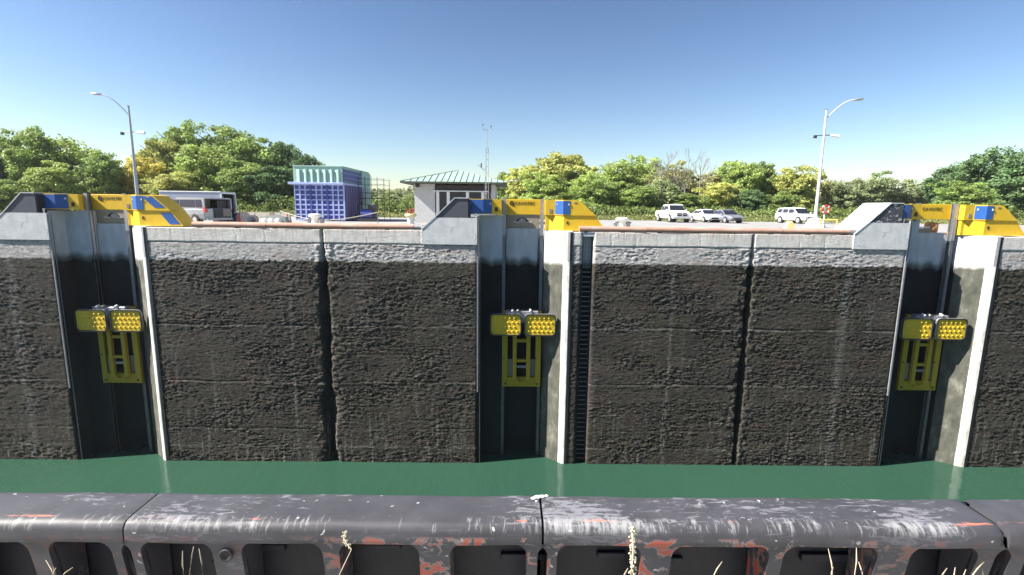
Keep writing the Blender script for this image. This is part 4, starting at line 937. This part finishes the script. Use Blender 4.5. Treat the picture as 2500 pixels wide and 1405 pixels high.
# ------------------------------------------------------------------ trees
rng = np.random.default_rng(5)
def crown_mesh(i, n=21000, lobes=11, size=.04):
    r = np.random.default_rng(100+i)
    C = []
    for k in range(lobes):
        a = r.uniform(0, 2*np.pi); q = r.uniform(.12, .54); z = r.uniform(-.8, .66); q *= math.sqrt(max(.1, 1-(z/1.05)**2))
        C.append((q*math.cos(a), q*math.sin(a), z, r.uniform(.34, .56)))
    C.append((0, 0, .2, .68)); C.append((0, 0, -.45, .6)); C = np.array(C)
    # sub clumps on the lobes
    sub = []
    for c in C:
        for _ in range(16):
            d = r.normal(size=3); d /= np.linalg.norm(d); sub.append((*(c[:3]+d*c[3]*r.uniform(.72, 1.06)), c[3]*r.uniform(.20, .42), r.random()))
    sub = np.array(sub); k = r.integers(0, len(sub), n); s = sub[k]
    d = r.normal(size=(n, 3)); d /= np.linalg.norm(d, axis=1)[:, None]; rad = r.random(n)**.45
    p = s[:, :3]+d*(s[:, 3]*rad)[:, None]*np.array([1.15, 1.15, .75])
    p[:, 2] = np.where(p[:, 2] < -1.02, -1.02+r.random(n)*.2, p[:, 2])
    nrm = d*.7+r.normal(size=(n, 3))*.55+np.array([0, 0, .35]); nrm /= np.linalg.norm(nrm, axis=1)[:, None]
    t = np.cross(nrm, r.normal(size=(n, 3))); t /= np.linalg.norm(t, axis=1)[:, None]; b = np.cross(nrm, t)
    sz = size*r.uniform(.55, 1.25, n)[:, None]
    V = np.stack([p+t*sz, p+b*sz*.6, p-t*sz, p-b*sz*.6], 1).reshape(-1, 3)
    Q = np.arange(4*n).reshape(n, 4); lv = np.clip(s[:, 4]*.55+r.random(n)*.45, 0, 1)
    o = npmesh('crown', V, Q, M['leaf'], None, False, {'lv': ('FACE', lv)})
    me = o.data; bpy.data.objects.remove(o); return me
CR = [crown_mesh(i) for i in range(8)]
SPARSE = crown_mesh(20, 5500, 9, .045)
def trunk_mesh(i):
    r = random.Random(i); mb = MB()
    mb.tube([(0, 0, -1.35), (.02, .02, -.6), (-.02, .03, .1), (.03, 0, .7)], [.075, .055, .035, .012], 8)
    for k in range(9):
        a = r.uniform(0, 6.28); z = r.uniform(-.75, .4); L = r.uniform(.45, .8)
        mb.tube([(0, 0, z), (L*.5*math.cos(a), L*.5*math.sin(a), z+.22), (L*math.cos(a), L*math.sin(a), z+.5)], [.03, .018, .006], 5)
    o = mb.build('trunk', M['bark']); me = o.data; bpy.data.objects.remove(o); return me
TR = [trunk_mesh(i) for i in range(3)]
_G0 = {'dk': (.09, .15, .06), 'mid': (.17, .235, .065), 'br': (.24, .31, .085), 'yg': (.31, .33, .10), 'yl': (.44, .40, .09), 'gy': (.21, .25, .12), 'ol': (.26, .26, .11)}
G = {k: tuple(x*1.4 for x in v) for k, v in _G0.items()}
TN = [0]
def tree(px, ytop, wpx, Y, col, lab, yel=.3, sparse=False, kind='broadleaf_tree'):
    i = TN[0]; TN[0] += 1; r = random.Random(i*13+1)
    x = P(px, 520, Y=Y).x; zt = P(px, ytop, Y=Y).z; rad = wpx*Y/F*.62
    t = empty(kind, (x, Y, 0), 0, lab, 'tree', 'trees behind the lock deck')
    hh = zt/2.45
    for me, nm in ((SPARSE if sparse else CR[i % 8], 'crown'), (TR[i % 3], 'trunk')):
        o = bpy.data.objects.new(nm, me); COL.objects.link(o); o.parent = t
        o.location = (0, 0, zt-hh*1.12); o.scale = (rad, rad, hh*1.08 if nm == 'crown' else hh); 
        if nm == 'crown':
            o.rotation_euler = (0, 0, r.uniform(0, 6.28)); c = G[col]; v = r.uniform(.88, 1.12); o.color = (c[0]*v, c[1]*v, c[2]*v, yel)
    return t
TL = [
 (-60, 340, 170, 72, 'dk', 'dark tree cut by the left edge of the photo', .2), (20, 320, 150, 76, 'mid', 'green tree with yellowing top at the far left', .8), (95, 306, 130, 73, 'mid', 'tallest tree of the left clump, above the leftmost abutment', .4),
 (180, 326, 150, 76, 'br', 'bright green tree behind the leftmost mooring unit', .6), (250, 362, 110, 74, 'mid', 'lower green tree just left of the left street lamp', .4), (300, 405, 80, 80, 'dk', 'small dark tree in the gap behind the left street lamp', .1), (140, 400, 120, 66, 'br', 'low bright bushy tree in front of the left clump', .3), (30, 430, 120, 64, 'mid', 'low bushy tree at the left edge in front of the yellowing tree', .2),
 (365, 375, 100, 78, 'yl', 'yellow autumn tree right of the left street lamp', .9), (410, 332, 110, 84, 'yg', 'yellow green tree behind the yellow autumn tree', .8), (455, 297, 130, 88, 'mid', 'tallest tree of the second clump, above the cargo trailer', .5),
 (520, 345, 150, 76, 'br', 'bright green tree directly behind the minivan', .2), (565, 302, 150, 90, 'mid', 'tall green tree between the trailer and blue gate section', .3), (640, 320, 160, 86, 'mid', 'broad green tree left of the blue gate section', .1), (600, 400, 130, 74, 'mid', 'low rounded green tree behind the open trailer end', .2),
 (700, 332, 130, 88, 'dk', 'tall dark tree rising behind the left corner of the green ribbed top', .0), (755, 368, 90, 86, 'dk', 'dark tree peeking over the green ribbed top', .0), (680, 400, 130, 74, 'dk', 'dark low tree touching the blue gate section', .0), (420, 420, 120, 72, 'yg', 'low yellow green tree above the minivan nose', .5),
 (955, 462, 80, 120, 'gy', 'distant pale tree between the scaffold and the building', .2), (1000, 474, 70, 118, 'gy', 'distant pale tree touching the left end of the green roof', .1), (905, 490, 70, 112, 'mid', 'small distant tree seen through the scaffold', .1), (850, 490, 90, 112, 'mid', 'small distant tree hidden behind the gate section', .1),
 (1232, 412, 70, 98, 'mid', 'narrow tree at the right end of the green roof', .3), (1290, 396, 100, 92, 'yg', 'yellow green tree behind the middle mooring unit', .3), (1375, 366, 140, 90, 'yg', 'rounded bright tree above the sloping end of the middle unit', .2), (1430, 420, 90, 82, 'br', 'low bright tree right of the middle mooring unit', .2),
 (1500, 386, 130, 86, 'br', 'bright green tree above the right bollard', .1), (1572, 377, 110, 90, 'br', 'bright green tree left of the pale dead tree', .1), (1560, 450, 110, 78, 'mid', 'low green tree just behind the pickup bed', .0),
 (1650, 405, 100, 92, 'ol', 'thin olive tree mixed with pale dead branches', .4), (1715, 415, 100, 90, 'ol', 'olive tree with orange leaves behind the two sedans', 1.), (1785, 384, 110, 92, 'br', 'tall bright tree behind the silver sedan', .4), (1850, 390, 90, 94, 'mid', 'green tree between the sedans and the SUV', .1), (1680, 470, 110, 78, 'mid', 'low green tree behind the white sedan', .2),
 (1820, 460, 90, 80, 'dk', 'dark low tree behind the silver sedan nose', .1), (1930, 402, 120, 90, 'yg', 'yellow green tree above the white SUV', .7), (1985, 425, 70, 94, 'ol', 'olive tree right behind the right street lamp', .8), (1900, 470, 100, 80, 'mid', 'low pale tree behind the white SUV roof', .2),
 (1612, 430, 100, 80, 'gy', 'low soft green tree behind the pickup cab', .2), (1745, 440, 110, 82, 'yg', 'low yellow green tree between the sedans and dead trees', .5), (1640, 420, 110, 96, 'gy', 'pale tree filling the gap behind the bare dead trees', .2), (1460, 440, 110, 80, 'mid', 'low green tree above the right bollard', .1), (1880, 430, 100, 96, 'mid', 'green tree rising between the SUV and the silver sedan', .1), (1330, 420, 120, 84, 'br', 'green tree low behind the top beam of the middle unit', .2),
 (2045, 436, 100, 112, 'gy', 'distant greyish tree right of the right street lamp', .2), (2115, 426, 110, 115, 'gy', 'distant greyish tree behind the white abutment', .1), (2185, 428, 110, 118, 'gy', 'distant greyish tree above the rightmost unit blue cover', .1), (2250, 450, 80, 118, 'gy', 'low distant tree in the dip before the dark right clump', .1),
 (2310, 398, 100, 88, 'dk', 'dark tree at the left end of the right clump', .0), (2385, 364, 140, 80, 'dk', 'large dark tree above the rightmost mooring unit', .0), (2475, 353, 150, 76, 'dk', 'tallest dark tree at the right edge of the photo', .0), (2350, 440, 130, 72, 'mid', 'lower green tree in front of the dark right clump', .0), (2580, 360, 160, 76, 'dk', 'dark tree mostly beyond the right edge of the photo', .0)]
for a in TL: tree(*a[:6], a[6])
tree(1640, 378, 90, 88, 'ol', 'sparse half dead tree with bare pale twigs above the pickup', .3, True)
tree(1600, 392, 80, 86, 'ol', 'sparse pale tree left of the half dead tree', .3, True)
# bare dead tree
def dead(px, ytop, Y, lab, seed):
    x = P(px, 520, Y=Y).x; zt = P(px, ytop, Y=Y).z; r = random.Random(seed)
    t = empty('dead_tree', (x, Y, 0), 0, lab, 'tree', 'bare trees above the pickup')
    MB().tube([(0, 0, 0), (.1, 0, zt*.35), (-.1, 0, zt*.6), (0, 0, zt*.8)], [.16, .13, .09, .03], 7).build('trunk', M['palebark'], t)
    mb = MB()
    def br(p, d, L, rad, dep):
        q = p+d*L; mb.tube([p, p+d*L*.5+Vector((r.uniform(-.1, .1), 0, 0)), q], [rad, rad*.8, rad*.55], 5)
        if dep: 
            for _ in range(3): br(p+d*L*r.uniform(.5, 1), (d+Vector((r.uniform(-.6, .6), r.uniform(-.5, .5), r.uniform(-.1, .4)))).normalized(), L*.62, rad*.55, dep-1)
    for k in range(7): br(Vector((0, 0, zt*r.uniform(.3, .75))), Vector((r.uniform(-.8, .8), r.uniform(-.5, .5), 1)).normalized(), zt*.24, .045, 3)
    mb.build('branches', M['palebark'], t)
dead(1610, 372, 84, 'bare pale dead tree above the pickup cab', 1); dead(1668, 380, 84, 'bare pale dead tree above the white sedan', 2); dead(1705, 392, 85, 'bare grey dead tree above the silver sedan', 6)
# undergrowth and tall grass along the edge of the deck
def leafstrip(name, n, fx, size, col, lab, kind='stuff', yel=.3):
    r = np.random.default_rng(77+n); p, up = fx(r, n)
    nrm = r.normal(size=(n, 3)); nrm[:, 2] += .4; nrm /= np.linalg.norm(nrm, axis=1)[:, None]
    t = np.cross(nrm, r.normal(size=(n, 3))); t /= np.linalg.norm(t, axis=1)[:, None]; b = np.cross(nrm, t); sz = size*r.uniform(.5, 1.3, n)[:, None]
    V = np.stack([p+t*sz, p+b*sz*.6, p-t*sz, p-b*sz*.6], 1).reshape(-1, 3)
    o = npmesh(name, V, np.arange(4*n).reshape(n, 4), M['leaf'], None, False, {'lv': ('FACE', np.clip(r.random(n)*.5+1.1*(fbm(p[:, 0]*.9, p[:, 1]*.9+p[:, 2]*1.2, 8, 3)-.25), 0, 1))}, label=lab, cat=name.replace('_', ' '), kind=kind); o.color = (*col, yel)
def brush(r, n):
    x = r.uniform(-75, 95, n); y = 66+r.random(n)*16+np.abs(x)*.05; hh = .5+3.2*fbm(x*.35, y*.3, 9, 4)**1.5
    hh = np.where((x > -36) & (x < 0), hh*1.0, hh*.9); z = hh*r.random(n)**.6; return np.stack([x, y, z], -1), None
leafstrip('undergrowth', 90000, brush, .20, (.14, .19, .05), 'dense green undergrowth below the trees at the far edge of the deck')
def tall(r, n):
    x = r.uniform(-70, 90, n); y = 62.2+r.random(n)*3.5; z = r.random(n)**1.3*(.25+.75*vn(x*.5, y, 3)); return np.stack([x, y, z], -1), None
leafstrip('tall_grass', 30000, tall, .10, (.26, .28, .11), 'pale tall grass fringe where the deck meets the trees', yel=.7)
def bank(r, n):
    x = r.uniform(-130, 170, n); y = 125+r.random(n)*20; z = r.random(n)*(5+2.5*fbm(x*.06, y*0, 4, 4)); return np.stack([x, y, z], -1), None
leafstrip('far_woodland', 50000, bank, .5, (.20, .23, .12), 'pale line of distant woodland behind all the trees')

# ------------------------------------------------------------------ fender along the near edge
def fender(x0, x1, ribs, lab, rend=False):
    t = empty('steel_fender', ((x0+x1)/2, 2.5, -1.0), 0, lab, 'fender', 'scuffed grey fender sections along the near lock edge')
    ox = (x0+x1)/2
    pr = [(2.66, -.30), (2.665, -.215), (2.655, -.201), (2.63, -.2)]
    pr += [(2.47, -.199), (2.44, -.2)]
    for k in range(1, 9):
        a = R(90*k/8); pr.append((2.43-.050*math.sin(a), -.2-.048*(1-math.cos(a))-.001))
    pr += [(2.378, -.268), (2.376, -.290), (2.380, -.309), (2.388, -.313), (2.398, -.300)]
    inner = [(2.40, -.262), (2.47, -.225), (2.62, -.225), (2.635, -.30)]
    prof = pr+inner
    n = len(prof); xs = np.linspace(x0+.004, x1-.004, 70)
    V = []; 
    for j, x in enumerate(xs):
        dz = .0022*math.sin(x*5.1)+.0016*math.sin(x*13+1)
        e = min(x-x0, x1-x); s = max(0, 1-e/.02)**2*.006
        if rend: s += max(0, 1-(x1-x)/.05)**2*.018
        for k, (y, z) in enumerate(prof):
            dent = .004*(vn(np.array(x*3.), np.array(k*.4), 5)-.5)
            V.append((x-ox, y-2.5+(dent+s if 4 < k < 16 else 0), z+1.0+dz-(s if k < 12 else 0)))
    Q = [(j*n+k, j*n+(k+1) % n, (j+1)*n+(k+1) % n, (j+1)*n+k) for j in range(len(xs)-1) for k in range(n)]
    o = npmesh('top_rail', V, Q, M['fender'], t, smooth=True)
    for e_ in (V[:n], V[-n:]): MB().add(e_, [tuple(range(n))]).build('end_plate', M['fender'], t)
    # ribs with fillets, leaning inwards
    for xr, wr in ribs:
        r_ = .075; out = []
        hw = wr/2
        right = [(hw+r_, 0)]+[(hw+r_-r_*math.sin(R(a)), r_-r_*math.cos(R(a))) for a in range(15, 91, 15)]+[(hw, .25), (hw, .74)]
        left = [(-u, s) for u, s in right[::-1]]
        poly = right+left
        vs = []
        for dep in (0, .03):
            for u, s in poly: vs.append((xr+u-ox, 2.384+.15*s+dep-2.5+(.012 if abs(u) > hw*.98 and s > .02 else 0)*0, -.306-s+1.0))
        m_ = len(poly)
        # front bulges a little in the middle of the rib
        mb = MB()
        mid = [(xr-ox, 2.334+.378*s-2.5, -.283-s+1.0) for s in (0.0, .04, .25, .74)]
        fs = [tuple(range(m_)), tuple(range(2*m_-1, m_-1, -1))]+[(i, m_+i, m_+(i+1) % m_, (i+1) % m_) for i in range(m_)]
        mb.add(vs, fs)
        for sgn in (-1, 1): # side webs going back
            u = xr-ox+sgn*(hw-.012)
            mb.add([(u-.010, 2.425-2.5, .66), (u+.010, 2.425-2.5, .66), (u+.010, 2.61-2.5, .70), (u-.010, 2.61-2.5, .70), (u-.010, 2.59-2.5, .0), (u+.010, 2.59-2.5, .0), (u+.01, 2.61-2.5, .0), (u-.01, 2.61-2.5, .0)],
                   [(0, 1, 2, 3), (4, 5, 6, 7), (0, 1, 5, 4), (1, 2, 6, 5), (2, 3, 7, 6), (3, 0, 4, 7)])
        mb.build('rib', M['fender'], t)
    MB().box(x0-ox-.012, x1-ox+.012, .125, .15, -.2, .79).build('back_plate', M['rubber'], t)
    rr = random.Random(int(x0*100)); mb = MB()
    for k in range(8):
        u = rr.uniform(x0+.1, x1-.2)-ox; z = rr.uniform(.35, .66); mb.bbox(u, u+rr.uniform(.1, .3), .10, .13, z, z+rr.uniform(.02, .05), .005)
    mb.build('rubbing_cleats', M['rubber'], t, kind='stuff')
    return t
fender(-4.4, -1.965, [(-4.0, .1), (-3.45, .15), (-2.95, .1), (-2.42, .10), (-2.02, .05)], 'scuffed fender section at the left, ending at the first diagonal joint')
f2 = fender(-1.965, .19, [(-1.92, .05), (-1.45, .15), (-.91, .085), (-.37, .16), (.14, .055)], 'fender section between the two joints, with a round bolt on a rib')
fender(.195, 2.612, [(.245, .05), (.79, .16), (1.42, .075), (2.04, .17), (2.53, .09)], 'fender section at the right with red primer showing at its far corner', True)
fender(2.622, 4.9, [(2.70, .08), (3.2, .15), (3.8, .1), (4.4, .1)], 'fender section cut by the right edge of the photo')
MB().lathe([(.0, .0), (.022, .0), (.028, .006), (.034, .006), (.036, 0)], (0, 0, 0), 16, Matrix.Translation((-1.45+.89, -.118, .62)) @ Matrix.Rotation(math.pi/2, 4, 'X')).build('bolt', M['black'], f2)
# white droppings at the joint
mb = MB(); bp = [(.155, 2.63, .016), (.18, 2.645, .022), (.205, 2.65, .018), (.23, 2.655, .012), (.17, 2.60, .007)]
for x, y, r_ in bp: mb.lathe([(r_, -.001), (r_*.9, .004), (r_*.5, .006), (0, .006)], (0, 0, 0), 12, Matrix.Translation((x, y, -.1985)) @ Matrix.Scale(.6, 4, (0, 1, 0)))
mb.build('bird_dropping', plain('chalky_white', (.85, .85, .83), .8), None, label='white bird dropping on the far edge of the fender at the middle joint', cat='dropping')

# ------------------------------------------------------------------ dry weeds in front
straw = plain('dry_straw', (.34, .29, .21), .9); seedm = plain('seed_head', (.52, .48, .34), .9)
def weed(stems, lab, seeds=None, rad=.0032, name='dry_weed'):
    Yw = 2.12; b = P(stems[0][-1][0], 1405, Y=Yw); t = empty(name, (b.x, Yw, -1.0), 0, lab, 'weed', 'dry weeds growing in front of the fender')
    o = Vector((b.x, Yw, -1.0))
    for st in stems:
        pts = [P(x, y, Y=Yw-.03*i)-o for i, (x, y) in enumerate(st)]
        last = pts[-1]; pts.append(Vector((last.x*.6, last.y*.5, 0)))
        MB().tube(pts, [rad*.5]+[rad]*(len(pts)-1), 6).build('stem', straw, t)
    if seeds:
        mb = MB(); r = random.Random(9)
        for x, y, s in seeds:
            for k in range(7):
                p = P(x+r.uniform(-6, 6), y+r.uniform(-5, 5), Y=Yw-.01*r.random())-o; mb.lathe([(0, -.006), (s, 0), (0, .006)], p, 6, None)
        mb.build('seed_head', seedm, t)
    return t
weed([[(112, 1368), (127, 1392), (130, 1412)], [(130, 1381), (130, 1412)], [(137, 1386), (130, 1400), (130, 1412)]], 'forked dry weed at the bottom left corner')
weed([[(178, 1386), (158, 1400), (150, 1412)]], 'leaning dry stalk just right of the forked weed')
weed([[(446, 1345), (446, 1380), (449, 1412)], [(473, 1335), (468, 1360), (462, 1412)], [(486, 1340), (492, 1370), (495, 1412)]], 'three thin dry stalks before the second opening from the left')
weed([[(845, 1296), (838, 1312), (846, 1328), (858, 1342), (840, 1380), (825, 1412)]], 'thin weed with white curled tip left of the middle', [(842, 1303, .004), (840, 1312, .004), (843, 1324, .004), (850, 1334, .004)], .002)
weed([[(1545, 1290), (1546, 1330), (1544, 1370), (1540, 1412)], [(1533, 1388), (1524, 1405), (1520, 1412)]], 'thick pale seed stalk right of the middle, tallest of the weeds', [(1545+3*math.sin(y*.3), y, .006) for y in range(1292, 1405, 7)], .004)
weed([[(1763, 1372), (1750, 1390), (1740, 1412)]], 'short curved dry stalk right of the tall seed stalk')
weed([[(2022, 1340), (2030, 1375), (2034, 1412)], [(2034, 1385), (2030, 1400), (2030, 1412)]], 'dry stalk with thick lower leaf, left of the tall right hand stalk')
weed([[(2091, 1338), (2091, 1370), (2086, 1412)], [(2096, 1372), (2104, 1395), (2108, 1412)]], 'tall thin stalk reaching the lower lip of the fender')
weed([[(2312, 1388), (2302, 1402), (2298, 1412)], [(2332, 1386), (2328, 1412)], [(2358, 1391), (2350, 1412)]], 'three short dry tips at the bottom right')
weed([[(2402, 1373), (2385, 1390), (2370, 1412)], [(2396, 1365), (2400, 1412)]], 'slanting dry stalk rightmost of the weeds')
S.render.resolution_x = 1024; S.render.resolution_y = 575
